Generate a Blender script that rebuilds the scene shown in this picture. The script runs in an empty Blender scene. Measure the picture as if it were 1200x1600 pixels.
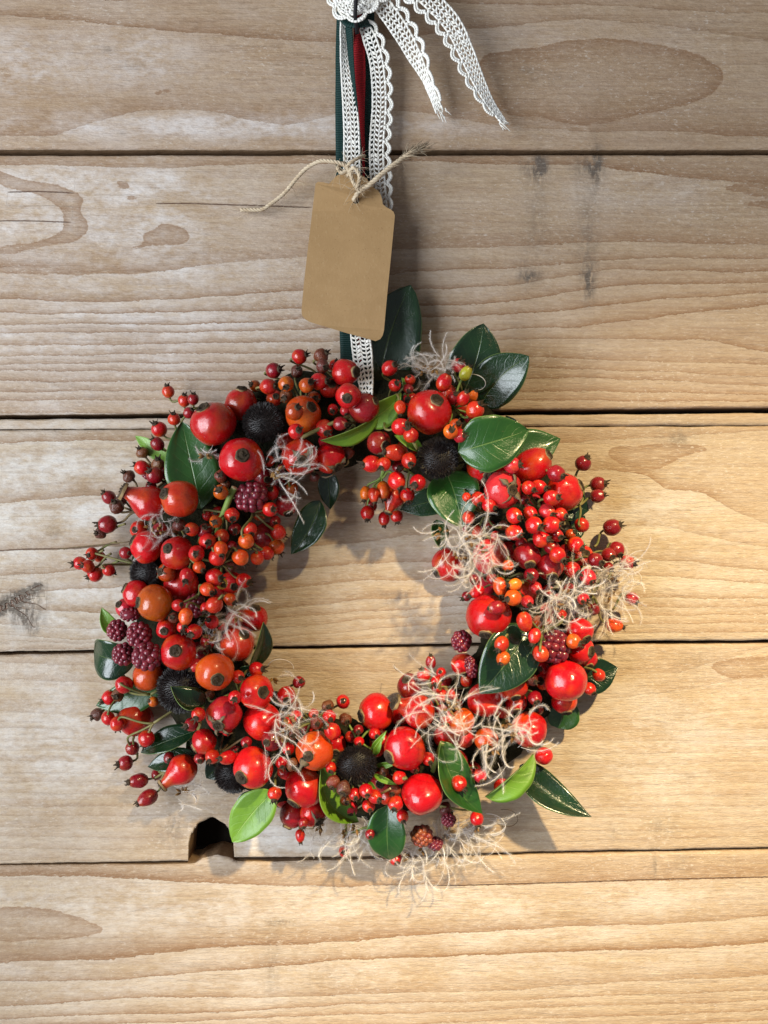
import bpy, math, random
import numpy as np
from mathutils import Vector, Matrix, noise as mnoise

# ------------------------------------------------------------------ camera, light, exposure
SC = bpy.context.scene
COL = SC.collection
PX = 0.0003            # metres per photograph pixel on the wall plane
D = 0.42               # camera distance from the wall

cam_d = bpy.data.cameras.new('camera'); cam = bpy.data.objects.new('camera', cam_d); COL.objects.link(cam)
cam.location = (0, -D, 0); cam.rotation_euler = (math.radians(90), 0, 0)
cam_d.sensor_fit = 'VERTICAL'; cam_d.sensor_height = 24
cam_d.lens = 12.0 * D / (800 * PX)
cam_d.clip_start = 0.01; cam_d.clip_end = 50
SC.camera = cam
SC.view_settings.view_transform = 'Standard'; SC.view_settings.look = 'None'
SC.view_settings.exposure = 0.0; SC.view_settings.gamma = 1.0
SC.view_settings.use_curve_mapping = False

W = bpy.data.worlds.new('World'); SC.world = W; W.use_nodes = True
W.node_tree.nodes['Background'].inputs[0].default_value = (0.90, 0.92, 1.0, 1)
W.node_tree.nodes['Background'].inputs[1].default_value = 0.20

def lamp(name, kind, loc, target, energy, color, **kw):
    d = bpy.data.lights.new(name, kind); o = bpy.data.objects.new(name, d); COL.objects.link(o)
    d.energy = energy; d.color = color
    for k, v in kw.items(): setattr(d, k, v)
    o.location = loc
    o.rotation_euler = (Vector(target) - Vector(loc)).to_track_quat('-Z', 'Y').to_euler()
    return o
# big window to the left of the camera, and a warm ceiling spot up on the right
lamp('window_light', 'AREA', (-0.95, -0.80, -0.10), (-0.02, 0, -0.06), 26.0, (0.87, 0.935, 1.0), shape='RECTANGLE', size=0.75, size_y=0.95)
lamp('ceiling_spot', 'SPOT', (0.44, -0.98, 0.76), (0.135, 0, -0.215), 148.0, (1.0, 0.795, 0.43), spot_size=math.radians(24.5), spot_blend=0.85, shadow_soft_size=0.026)

# ------------------------------------------------------------------ helpers
rng = random.Random(7)
def at(px, py, h=0.0):
    """photograph pixel + height above the wall (m) -> world point"""
    k = (D - h) / D * PX
    return Vector(((px - 600) * k, -h, (800 - py) * k))
def l2w(v):            # (right, up, out of wall) -> world
    return Vector((v[0], -v[2], v[1]))

class MB:
    def __init__(s): s.v = []; s.f = []; s.m = []
    def add(s, vs, fs, mi=0):
        o = len(s.v); s.v.extend([tuple(p) for p in vs]); s.f.extend([tuple(i + o for i in f) for f in fs]); s.m.extend([mi] * len(fs))
    def tube(s, pts, rad, n=6, mi=0, cap=True):
        pts = [Vector(p) for p in pts]; N = len(pts)
        rads = rad if isinstance(rad, (list, tuple)) else [rad] * N
        t0 = (pts[1] - pts[0]).normalized()
        up = t0.orthogonal().normalized(); vs = []
        for i in range(N):
            t = (pts[min(i + 1, N - 1)] - pts[max(i - 1, 0)])
            t = t.normalized() if t.length > 1e-12 else t0
            up = (up - t * up.dot(t)); up = up.normalized() if up.length > 1e-9 else t.orthogonal().normalized()
            b = t.cross(up)
            for k in range(n):
                a = 2 * math.pi * k / n
                vs.append(pts[i] + (up * math.cos(a) + b * math.sin(a)) * rads[i])
        fs = []
        for i in range(N - 1):
            for k in range(n):
                k2 = (k + 1) % n
                fs.append((i * n + k, i * n + k2, (i + 1) * n + k2, (i + 1) * n + k))
        if cap:
            fs.append(tuple(range(n - 1, -1, -1))); fs.append(tuple((N - 1) * n + k for k in range(n)))
        s.add(vs, fs, mi)
    def mesh(s, name, mats, smooth=True):
        me = bpy.data.meshes.new(name); me.from_pydata(s.v, [], s.f)
        for m in (mats if isinstance(mats, (list, tuple)) else [mats]): me.materials.append(m)
        if len(me.materials) > 1: me.polygons.foreach_set('material_index', s.m)
        if smooth: me.polygons.foreach_set('use_smooth', [True] * len(me.polygons))
        me.update(); return me
def link(name, me, parent=None):
    o = bpy.data.objects.new(name, me); COL.objects.link(o)
    if parent is not None: o.parent = parent
    return o
def tag(o, label=None, cat=None, group=None, kind=None):
    for k, v in (('label', label), ('category', cat), ('group', group), ('kind', kind)):
        if v: o[k] = v
    return o

# ------------------------------------------------------------------ node helpers
class NT:
    def __init__(s, name):
        s.mat = bpy.data.materials.new(name); s.mat.use_nodes = True
        s.t = s.mat.node_tree; s.n = s.t.nodes; s.bsdf = s.n['Principled BSDF']
    def node(s, typ, **kw):
        n = s.n.new(typ)
        for k, v in kw.items(): setattr(n, k, v)
        return n
    def put(s, sock, val):
        if isinstance(val, bpy.types.NodeSocket): s.t.links.new(val, sock)
        elif isinstance(val, (tuple, list)) and len(val) == 3 and sock.type == 'RGBA': sock.default_value = (*val, 1)
        else: sock.default_value = val
    def math(s, op, a, b=0.0, c=0.0, clamp=False):
        n = s.node('ShaderNodeMath', operation=op, use_clamp=clamp)
        s.put(n.inputs[0], a); s.put(n.inputs[1], b); s.put(n.inputs[2], c); return n.outputs[0]
    def ramp(s, v, a, b, lo=0.0, hi=1.0):
        n = s.node('ShaderNodeMapRange', interpolation_type='SMOOTHSTEP')
        s.put(n.inputs[0], v); s.put(n.inputs[1], a); s.put(n.inputs[2], b); s.put(n.inputs[3], lo); s.put(n.inputs[4], hi); return n.outputs[0]
    def mix(s, f, a, b, mode='MIX'):
        n = s.node('ShaderNodeMix', data_type='RGBA', blend_type=mode)
        s.put(n.inputs[0], f); s.put(n.inputs[6], a); s.put(n.inputs[7], b); return n.outputs[2]
    def noise(s, vec, scale, detail=3, rough=0.55, dist=0.0, out=0):
        n = s.node('ShaderNodeTexNoise'); s.put(n.inputs['Vector'], vec); s.put(n.inputs['Scale'], scale)
        s.put(n.inputs['Detail'], detail); s.put(n.inputs['Roughness'], rough); s.put(n.inputs['Distortion'], dist); return n.outputs[out]
    def voro(s, vec, scale, feature='F1', rand=1.0):
        n = s.node('ShaderNodeTexVoronoi', feature=feature); s.put(n.inputs['Vector'], vec); s.put(n.inputs['Scale'], scale)
        s.put(n.inputs['Randomness'], rand); return n.outputs[0]
    def vmul(s, v, m):
        n = s.node('ShaderNodeVectorMath', operation='MULTIPLY'); s.put(n.inputs[0], v); n.inputs[1].default_value = m; return n.outputs[0]
    def vadd(s, v, m):
        n = s.node('ShaderNodeVectorMath', operation='ADD'); s.put(n.inputs[0], v); s.put(n.inputs[1], m); return n.outputs[0]
    def attr(s, name):
        n = s.node('ShaderNodeAttribute', attribute_name=name); sp = s.node('ShaderNodeSeparateXYZ')
        s.t.links.new(n.outputs['Vector'], sp.inputs[0]); return sp.outputs
    def coord(s, which='Object'): return s.node('ShaderNodeTexCoord').outputs[which]
    def bump(s, h, strength, dist, prev=None):
        n = s.node('ShaderNodeBump'); s.put(n.inputs['Height'], h); n.inputs['Strength'].default_value = strength
        n.inputs['Distance'].default_value = dist
        if prev is not None: s.put(n.inputs['Normal'], prev)
        return n.outputs[0]
    def set(s, **kw):
        for k, v in kw.items(): s.put(s.bsdf.inputs[k.replace('_', ' ')], v)
        return s

# ------------------------------------------------------------------ materials
def wood_material():
    m = NT('weathered_pine')
    a = m.attr('ga'); b = m.attr('gb'); c = m.attr('gc')
    co = m.coord('Object')
    rnd = m.node('ShaderNodeObjectInfo').outputs['Random']
    off = m.node('ShaderNodeCombineXYZ'); m.put(off.inputs[0], m.math('MULTIPLY', rnd, 7.0)); m.put(off.inputs[2], m.math('MULTIPLY', rnd, 3.0))
    p = m.vadd(co, off.outputs[0])
    long_ = m.vmul(p, (0.10, 1, 1))
    # distance above the next late-wood line, roughened by noise
    wob = m.math('SUBTRACT', m.noise(m.vmul(p, (0.5, 1, 1)), 140, 4, 0.6), 0.5)
    wob2 = m.math('SUBTRACT', m.noise(m.vmul(p, (0.8, 1, 1)), 700, 2, 0.6), 0.5)
    wobs = m.math('ADD', m.math('MULTIPLY', wob, 7.0), m.math('MULTIPLY', wob2, 5.0))
    ph = m.math('ADD', a[0], m.math('DIVIDE', wobs, a[1]))
    fr = m.math('FRACT', ph)
    d_up = m.math('MULTIPLY', m.math('SUBTRACT', 1.0, fr), a[1])     # px above the line
    d_dn = m.math('MULTIPLY', fr, a[1])                              # px below the line
    wl = m.math('MULTIPLY_ADD', a[1], 0.17, 3.2)
    late = m.math('POWER', 2.718, m.math('MULTIPLY', m.math('DIVIDE', d_up, wl), -1.0))
    late = m.math('MULTIPLY', late, m.ramp(d_dn, 0.0, 1.6))
    late = m.math('MULTIPLY', late, m.ramp(m.noise(long_, 26, 3), 0.25, 0.62, 0.30, 1.0))
    late = m.math('MULTIPLY', m.math('MULTIPLY', late, c[1]), 1.12, clamp=True)
    # fine secondary grain
    fine = m.noise(m.vmul(p, (0.035, 1, 1)), 520, 3, 0.6)
    fibre = m.noise(m.vmul(p, (0.16, 1, 1)), 1500, 2, 0.6)
    fine2 = m.noise(m.vmul(p, (0.02, 1, 1)), 1300, 2, 0.6)
    grain = m.ramp(m.math('MULTIPLY_ADD', fine2, 0.45, m.math('MULTIPLY', fine, 0.6)), 0.40, 0.66)
    # closed patches (cathedrals, bare spots): signed distance in px
    pd = m.math('ADD', m.math('ADD', a[2], m.math('MULTIPLY', wobs, 1.0)), m.math('MULTIPLY', m.math('SUBTRACT', m.noise(m.vmul(p, (0.6, 1, 1)), 75, 3), 0.5), 16.0))
    patch = m.math('MULTIPLY', m.ramp(pd, -0.5, 1.5), m.math('MULTIPLY_ADD', m.math('POWER', 2.718, m.math('MULTIPLY', pd, -0.05)), 0.72, 0.16))
    dark = m.math('MAXIMUM', late, patch)
    base = m.mix(m.noise(long_, 18, 3), (0.385, 0.268, 0.162), (0.520, 0.405, 0.268))
    base = m.mix(m.math('MULTIPLY', grain, 0.50), base, (0.31, 0.20, 0.125))
    col = m.mix(m.math('MULTIPLY', dark, 0.85), base, (0.235, 0.122, 0.055))
    # bleaching sits below late-wood lines, mottled
    mott = m.noise(m.vmul(p, (0.45, 1, 1)), 60, 5, 0.65)
    mott2 = m.noise(m.vmul(p, (0.5, 1, 1)), 420, 3, 0.6)
    bl = m.math('MULTIPLY', m.ramp(m.math('ADD', m.math('MULTIPLY', mott, 0.7), m.math('MULTIPLY', mott2, 0.3)), 0.35, 0.66), b[0])
    bl = m.math('MULTIPLY', bl, m.math('SUBTRACT', 1.0, m.math('MULTIPLY', dark, 0.95), clamp=True))
    near = m.math('MULTIPLY', m.math('POWER', 2.718, m.math('MULTIPLY', d_dn, -0.10)), b[0])
    near = m.math('MULTIPLY', near, m.math('MULTIPLY', m.math('SUBTRACT', 1.0, patch, clamp=True), c[1]))
    bl = m.math('MAXIMUM', bl, m.math('MULTIPLY', near, 0.55))
    col = m.mix(m.math('MULTIPLY', bl, 0.93), col, (0.71, 0.685, 0.66))
    # grey dirt stains, pale specks, cracks
    stn = m.math('MULTIPLY', b[1], m.ramp(m.noise(m.vmul(p, (1, 1, 0.4)), 330, 4, 0.7), 0.30, 0.60))
    col = m.mix(m.math('MULTIPLY', stn, 0.85, clamp=True), col, (0.125, 0.100, 0.078))
    sp = m.ramp(m.noise(m.vmul(p, (0.35, 1, 1)), 1100, 2, 0.5), 0.69, 0.74)
    col = m.mix(m.math('MULTIPLY', sp, 0.28), col, (0.66, 0.60, 0.53))
    sp2 = m.math('MULTIPLY', m.ramp(m.noise(p, 420, 3, 0.7), 0.70, 0.76), m.ramp(m.noise(p, 30, 2), 0.45, 0.6))
    col = m.mix(m.math('MULTIPLY', sp2, 0.40), col, (0.12, 0.085, 0.06))
    ck = m.math('MULTIPLY', m.ramp(m.math('ABSOLUTE', m.math('ADD', b[2], m.math('MULTIPLY', wob2, 1.5))), 0.2, 1.1, 1.0, 0.0), c[0])
    col = m.mix(m.math('MULTIPLY', ck, 0.8), col, (0.13, 0.055, 0.030))
    # saw marks: faint slanted scratches
    rot = m.node('ShaderNodeMapping'); m.put(rot.inputs[0], p); rot.inputs['Rotation'].default_value = (0, math.radians(24), 0); rot.inputs['Scale'].default_value = (0.06, 1, 1)
    saw = m.noise(rot.outputs[0], 620, 2, 0.5)
    sawm = m.math('MULTIPLY', m.ramp(saw, 0.50, 0.70), m.ramp(m.noise(p, 14, 2), 0.42, 0.62))
    col = m.mix(m.math('MULTIPLY', sawm, 0.20), col, (0.20, 0.13, 0.085))
    rg = m.noise(m.vmul(p, (0.22, 1, 1)), 850, 4, 0.8)
    col = m.mix(m.ramp(rg, 0.50, 0.72, 0.0, 0.34), col, (0.20, 0.125, 0.075))
    col = m.mix(m.ramp(rg, 0.30, 0.50, 0.30, 0.0), col, (0.70, 0.60, 0.47))
    tint = m.node('ShaderNodeObjectInfo').outputs['Color']
    col = m.mix(1.0, col, tint, 'MULTIPLY')
    fl = m.ramp(m.noise(m.vmul(p, (0.4, 1, 1)), 900, 4, 0.75), 0.56, 0.66)
    col = m.mix(m.math('MULTIPLY', m.math('MULTIPLY', fl, m.ramp(m.noise(p, 22, 3), 0.40, 0.62)), 0.45), col, (0.68, 0.61, 0.53))
    fd = m.ramp(m.noise(m.vmul(p, (0.3, 1, 1)), 800, 4, 0.75, 0.4), 0.58, 0.70)
    col = m.mix(m.math('MULTIPLY', m.math('MULTIPLY', fd, m.ramp(m.noise(p, 35, 3), 0.45, 0.65)), 0.14), col, (0.19, 0.115, 0.07))
    col = m.mix(c[2], col, (0.20, 0.11, 0.052))                     # raw sawn sides and hole
    h = m.math('MULTIPLY', late, 0.5)
    h = m.math('ADD', h, m.math('MULTIPLY', fine, 0.35))
    h = m.math('ADD', h, m.math('MULTIPLY', fibre, 0.55))
    h = m.math('SUBTRACT', h, m.math('MULTIPLY', rg, 0.8))
    h = m.math('ADD', h, m.math('MULTIPLY', mott2, 0.45))
    h = m.math('SUBTRACT', h, m.math('MULTIPLY', sawm, 0.25))
    h = m.math('SUBTRACT', h, m.math('MULTIPLY', ck, 1.5))
    m.set(Base_Color=col, Roughness=m.ramp(mott2, 0.3, 0.7, 0.52, 0.75), Normal=m.bump(h, 0.85, 0.0006))
    m.bsdf.inputs['Specular IOR Level'].default_value = 0.35
    return m.mat
M_WOOD = wood_material()

def simple(name, col, rough=0.6, spec=0.4, var=None, vs=200, bump=0.0, bs=600, bd=0.0003, coat=0.0):
    m = NT(name); co = m.coord('Object')
    c = m.mix(m.ramp(m.noise(co, vs, 4, 0.6), 0.3, 0.7), col, var) if var else col
    m.set(Base_Color=c, Roughness=rough); m.bsdf.inputs['Specular IOR Level'].default_value = spec
    m.bsdf.inputs['Coat Weight'].default_value = coat; m.bsdf.inputs['Coat Roughness'].default_value = 0.08
    if bump: m.put(m.bsdf.inputs['Normal'], m.bump(m.noise(co, bs, 4, 0.65), bump, bd))
    return m.mat
M_BACK = simple('dark_void', (0.012, 0.009, 0.007), 0.9, 0.1)

def hip_material(name, rough, wrinkle, coat):
    m = NT(name)
    oi = m.node('ShaderNodeObjectInfo'); co = m.coord('Object')
    off = m.node('ShaderNodeCombineXYZ'); m.put(off.inputs[0], m.math('MULTIPLY', oi.outputs['Random'], 9.0)); m.put(off.inputs[1], m.math('MULTIPLY', oi.outputs['Random'], 5.0))
    p = m.vadd(co, off.outputs[0])                       # unit-radius hip coordinates
    hs = m.node('ShaderNodeHueSaturation'); hs.inputs['Hue'].default_value = 0.522; hs.inputs['Value'].default_value = 1.15; m.put(hs.inputs['Color'], oi.outputs['Color'])
    col = m.mix(m.ramp(m.noise(p, 0.75, 2), 0.46, 0.74, 0.0, 0.65), oi.outputs['Color'], hs.outputs[0])
    dk = m.mix(1.0, oi.outputs['Color'], (0.50, 0.35, 0.5), 'MULTIPLY')
    col = m.mix(m.ramp(m.noise(p, 1.6, 3), 0.52, 0.75, 0.0, 0.55), col, dk)
    col = m.mix(m.ramp(m.noise(p, 9, 2), 0.66, 0.72, 0.0, 0.5), col, (0.20, 0.045, 0.012))
    sep = m.node('ShaderNodeSeparateXYZ'); m.put(sep.inputs[0], co)
    col = m.mix(m.ramp(sep.outputs[2], 0.78, 1.05, 0.0, 0.35), col, (0.30, 0.06, 0.012))
    # fine streaks from pole to pole
    st = m.noise(m.vmul(p, (1, 1, 0.15)), 7, 3, 0.6)
    col = m.mix(m.ramp(st, 0.5, 0.75, 0.0, 0.25), col, m.mix(1.0, col, (1.2, 1.25, 1.1), 'MULTIPLY'))
    h = m.math('ADD', m.math('MULTIPLY', m.noise(p, 2.2, 2), 1.0), m.math('MULTIPLY', m.noise(p, 6, 3, 0.6), wrinkle))
    m.set(Base_Color=col, Roughness=m.ramp(m.noise(p, 4, 3), 0.35, 0.65, rough, rough + 0.22), Normal=m.bump(h, 0.25 + 0.3 * wrinkle, 0.0010))
    m.bsdf.inputs['Specular IOR Level'].default_value = 0.5
    m.bsdf.inputs['Coat Weight'].default_value = coat; m.bsdf.inputs['Coat Roughness'].default_value = 0.07
    m.bsdf.inputs['Subsurface Weight'].default_value = 0.12
    m.bsdf.inputs['Subsurface Radius'].default_value = (0.004, 0.001, 0.0005)
    m.bsdf.inputs['Subsurface Scale'].default_value = 0.6
    return m.mat
M_HIP = hip_material('hip_skin', 0.15, 0.16, 0.22)
M_DRY = hip_material('hip_skin_shrivelled', 0.26, 0.9, 0.25)
M_CALYX = simple('calyx_brown', (0.028, 0.019, 0.012), 0.85, 0.2, (0.085, 0.058, 0.036), 1.2, 0.8, 5, 0.0006)
M_RIM = simple('calyx_rim', (0.16, 0.095, 0.040), 0.7, 0.3, (0.30, 0.20, 0.09), 2.0, 0.5, 6, 0.0004)
M_SEPAL = simple('dried_sepal', (0.12, 0.085, 0.050), 0.85, 0.2, (0.30, 0.235, 0.155), 260, 0.8, 900, 0.0005)
M_STEM = simple('stem_green', (0.105, 0.125, 0.030), 0.55, 0.4, (0.20, 0.16, 0.06), 160, 0.3)
M_STEMB = simple('stem_brown', (0.095, 0.055, 0.030), 0.65, 0.3, (0.16, 0.12, 0.05), 160, 0.3)
M_STEMG = simple('stem_fresh', (0.14, 0.22, 0.04), 0.45, 0.4, (0.20, 0.28, 0.07), 160, 0.2)
M_CUT = simple('stem_cut_wood', (0.55, 0.50, 0.30), 0.8, 0.2)
M_CONE = simple('seed_bristle', (0.003, 0.002, 0.0025), 0.5, 0.35, (0.020, 0.012, 0.010), 1500)
M_BLACKB = simple('drupelet_purple', (0.115, 0.010, 0.022), 0.30, 0.5, (0.23, 0.022, 0.036), 260, 0.15, 900, 0.0002, 0.2)
M_BLACKR = simple('drupelet_unripe', (0.23, 0.022, 0.020), 0.35, 0.5, (0.33, 0.12, 0.045), 160, 0.15, 900, 0.0002, 0.15)
M_PLUME = simple('plume_hair', (0.72, 0.65, 0.59), 0.6, 0.3, (0.86, 0.82, 0.78), 60)
M_SEED = simple('clematis_seed', (0.12, 0.055, 0.018), 0.6, 0.3, (0.26, 0.14, 0.04), 300)
M_MOSS = simple('moss_base', (0.010, 0.012, 0.006), 0.95, 0.1, (0.030, 0.026, 0.014), 180, 1.0, 400, 0.002)
M_LACE = simple('cotton_lace', (0.86, 0.83, 0.75), 0.85, 0.2, (0.90, 0.885, 0.84), 300, 0.6, 3000, 0.0002)
M_TWINE = simple('jute_twine', (0.46, 0.35, 0.23), 0.85, 0.2, (0.62, 0.52, 0.38), 300, 0.5, 1500, 0.0003)
M_CORD = simple('black_cord', (0.012, 0.010, 0.012), 0.7, 0.3)

def ribbon_material(name, col, dk):
    m = NT(name); uv = m.node('ShaderNodeUVMap', uv_map='UVMap').outputs[0]
    sp = m.node('ShaderNodeSeparateXYZ'); m.put(sp.inputs[0], uv)
    rib = m.math('SINE', m.math('MULTIPLY', sp.outputs[0], 2 * math.pi))
    r01 = m.math('MULTIPLY_ADD', rib, 0.5, 0.5)
    c = m.mix(m.math('MULTIPLY', m.math('SUBTRACT', 1.0, r01), 0.55), col, dk)
    m.set(Base_Color=c, Roughness=0.6, Normal=m.bump(r01, 0.8, 0.0005)); m.bsdf.inputs['Specular IOR Level'].default_value = 0.35
    return m.mat
M_GREEN = ribbon_material('ribbon_green', (0.004, 0.036, 0.031), (0.0015, 0.012, 0.011))
M_RED = ribbon_material('ribbon_red', (0.55, 0.016, 0.024), (0.24, 0.006, 0.010))

def card_material():
    m = NT('kraft_card'); co = m.coord('Object')
    n1 = m.noise(co, 90, 4, 0.6); n2 = m.noise(m.vmul(co, (1, 1, 0.5)), 900, 3, 0.7)
    c = m.mix(m.ramp(n1, 0.3, 0.7), (0.355, 0.215, 0.094), (0.390, 0.240, 0.108))
    c = m.mix(m.ramp(n2, 0.52, 0.8, 0, 0.5), c, (0.46, 0.31, 0.16))
    c = m.mix(m.ramp(m.noise(co, 1500, 2, 0.5), 0.66, 0.72, 0, 0.5), c, (0.19, 0.10, 0.04))
    m.set(Base_Color=c, Roughness=0.72, Normal=m.bump(n2, 0.3, 0.0002)); m.bsdf.inputs['Specular IOR Level'].default_value = 0.3
    return m.mat
M_CARD = card_material()
M_EDGE = simple('card_cut_edge', (0.58, 0.42, 0.26), 0.8, 0.2)
M_GROM = simple('paper_reinforcement', (0.62, 0.60, 0.56), 0.7, 0.2)

def leaf_material(name, col, col2, vein, rough, gloss, under=False):
    m = NT(name); uv = m.node('ShaderNodeUVMap', uv_map='UVMap').outputs[0]
    sp = m.node('ShaderNodeSeparateXYZ'); m.put(sp.inputs[0], uv)          # u along 0..1, v -1..1
    u, v = sp.outputs[0], sp.outputs[1]
    av = m.math('ABSOLUTE', v); co = m.coord('Object')
    mid = m.ramp(av, 0.006, 0.036, 1.0, 0.0)
    mid = m.math('MULTIPLY', mid, m.ramp(u, 0.75, 1.0, 1.0, 0.2))
    # side veins sweep forward from the midrib
    n1 = m.noise(co, 120, 3)
    t = m.math('ADD', m.math('SUBTRACT', m.math('MULTIPLY', u, 7.0), m.math('MULTIPLY', av, 2.0)), m.math('MULTIPLY', n1, 0.7))
    tf = m.math('ABSOLUTE', m.math('SUBTRACT', m.math('FRACT', t), 0.5))
    side = m.ramp(tf, 0.02, 0.09, 1.0, 0.0)
    side = m.math('MULTIPLY', side, m.ramp(av, 0.5, 0.95, 1.0, 0.0))
    cell = m.voro(co, 900, 'DISTANCE_TO_EDGE')
    c = m.mix(m.ramp(m.noise(co, 55, 4, 0.6), 0.32, 0.68), col, col2)
    c = m.mix(m.math('MULTIPLY', side, 0.035), c, vein)
    c = m.mix(m.math('MULTIPLY', mid, 0.40), c, vein)
    c = m.mix(m.ramp(av, 0.955, 0.99, 0.0, 0.6), c, vein)
    c = m.mix(m.ramp(m.noise(co, 700, 2), 0.70, 0.76, 0.0, 0.45), c, (0.10, 0.085, 0.03))
    h = m.math('SUBTRACT', m.math('MULTIPLY', n1, 0.8), m.math('MULTIPLY', side, 0.12))
    h = m.math('SUBTRACT', h, m.math('MULTIPLY', mid, 0.6))
    h = m.math('ADD', h, m.math('MULTIPLY', m.ramp(cell, 0.0, 0.08), 0.04))
    h = m.math('ADD', h, m.math('MULTIPLY', m.noise(co, 260, 2), 0.18))
    m.set(Base_Color=c, Roughness=rough, Normal=m.bump(h, 0.5, 0.0008))
    m.bsdf.inputs['Specular IOR Level'].default_value = 0.5 if gloss else 0.35
    m.bsdf.inputs['Coat Weight'].default_value = gloss; m.bsdf.inputs['Coat Roughness'].default_value = 0.12
    return m.mat
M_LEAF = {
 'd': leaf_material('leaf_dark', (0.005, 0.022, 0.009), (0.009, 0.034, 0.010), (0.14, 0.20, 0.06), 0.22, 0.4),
 'g': leaf_material('leaf_mid', (0.012, 0.058, 0.009), (0.022, 0.084, 0.012), (0.20, 0.30, 0.08), 0.30, 0.35),
 'l': leaf_material('leaf_light', (0.11, 0.235, 0.018), (0.16, 0.31, 0.025), (0.36, 0.50, 0.12), 0.42, 0.12),
 'u': leaf_material('leaf_underside', (0.105, 0.190, 0.045), (0.150, 0.235, 0.060), (0.34, 0.42, 0.16), 0.55, 0.0),
}
M_LRIM = simple('leaf_rim', (0.16, 0.24, 0.06), 0.5, 0.4)

# ------------------------------------------------------------------ the plank wall
def poly_sd(x, y, poly):
    """signed distance (px) to a polygon, + inside"""
    P = np.array(poly, float); Q = np.roll(P, -1, 0)
    d2 = np.full(x.shape, 1e9); inside = np.zeros(x.shape, bool)
    for (ax, ay), (bx, by) in zip(P, Q):
        ex, ey = bx - ax, by - ay
        t = np.clip(((x - ax) * ex + (y - ay) * ey) / (ex * ex + ey * ey + 1e-9), 0, 1)
        d2 = np.minimum(d2, (x - ax - t * ex) ** 2 + (y - ay - t * ey) ** 2)
        cond = ((ay > y) != (by > y)) & (x < (bx - ax) * (y - ay) / (by - ay + 1e-12) + ax)
        inside ^= cond
    d = np.sqrt(d2); return np.where(inside, d, -d)

LINES = {
 'A': ["-60,-64 1260,-60", "-60,-30 1260,-20", "-60,2 540,-6 700,4 900,8 1260,24", "-60,20 0,24 120,30 260,48 420,60 540,66 640,60 720,45 900,28 1050,40 1200,62 1260,68",
       "-60,210 80,213 150,190 210,176 290,170 340,176 400,188 440,196 500,185 560,168 700,182 760,194 930,208 1040,205 1200,215 1260,216", "-60,270 1260,270"],
 'B': ["-60,150 1260,150", "-60,254 0,256 200,262 600,252 900,258 1200,290 1260,296", "-60,418 60,418 140,428 250,424 380,410 480,400 620,392 800,385 1000,378 1260,386",
       "-60,467 150,472 300,468 480,452 640,425 760,419 900,412 1050,402 1260,404", "-60,488 200,490 400,485 540,478 660,452 800,445 950,422 1260,424",
       "-60,507 250,508 470,500 640,480 800,470 980,445 1260,440", "-60,522 480,516 650,495 850,490 1050,465 1260,454", "-60,540 500,535 680,520 900,512 1060,490 1260,470",
       "-60,556 500,552 700,535 900,528 1100,530 1200,552 1260,558", "-60,570 520,566 720,553 900,560 1260,574", "-60,580 520,580 800,572 1000,580 1260,594",
       "-60,596 600,594 900,590 1260,606", "-60,612 600,610 1260,616", "-60,626 1260,626", "-60,646 1260,640", "-60,680 1260,670"],
 'S': ["-60,600 1260,600", "-60,720 1260,710"],
 'C': ["-60,600 1260,590", "-60,692 300,688 600,700 900,692 1000,684 1260,670", "-60,792 200,770 500,780 640,790 860,737 950,734 1020,744 1036,764 1100,768 1150,800 1200,820 1260,834",
       "-60,866 250,850 430,855 550,850 640,838 720,835 960,823 1040,822 1120,840 1200,855 1260,864", "-60,905 250,880 400,893 500,885 600,880 700,880 960,872 1080,878 1200,892 1260,900",
       "-60,930 250,915 400,925 560,908 700,905 960,898 1050,900 1260,916", "-60,950 200,960 400,958 560,938 720,930 1260,936", "-60,970 100,982 200,980 400,970 560,955 760,945 1260,949",
       "-60,986 120,1000 400,985 560,968 760,960 1260,961", "-60,1004 400,998 700,975 1260,975", "-60,1018 400,1006 800,988 1260,988", "-60,1045 1260,1030"],
 'D': ["-60,970 1260,960", "-60,1028 80,1040 400,1045 900,1060 1060,1050 1200,1012 1260,995", "-60,1060 160,1066 500,1090 900,1100 1060,1078 1140,1062 1260,1058", "-60,1110 200,1120 900,1130 1260,1100"]
      + [f"-60,{1136+i*17+((i*7)%5)} 300,{1140+i*17} 700,{1134+i*17-(i*3)%7} 1260,{1120+i*17}" for i in range(15)],
 'E': ["-60,1300 1260,1270", "-60,1366 200,1372 400,1384 700,1384 1260,1370", "-60,1507 160,1500 280,1486 600,1467 800,1452 900,1448 1000,1446 1260,1428",
       "-60,1535 200,1530 400,1512 520,1500 660,1497 820,1487 1000,1485 1260,1468", "-60,1577 200,1560 420,1558 640,1553 820,1545 1260,1520",
       "-60,1594 300,1583 600,1568 900,1560 1260,1542"] + [f"-60,{1608+i*16} 600,{1584+i*16+(i%3)*2} 1260,{1560+i*16}" for i in range(8)],
}
def parse(s): return [tuple(map(float, q.split(','))) for q in s.split()]
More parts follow.
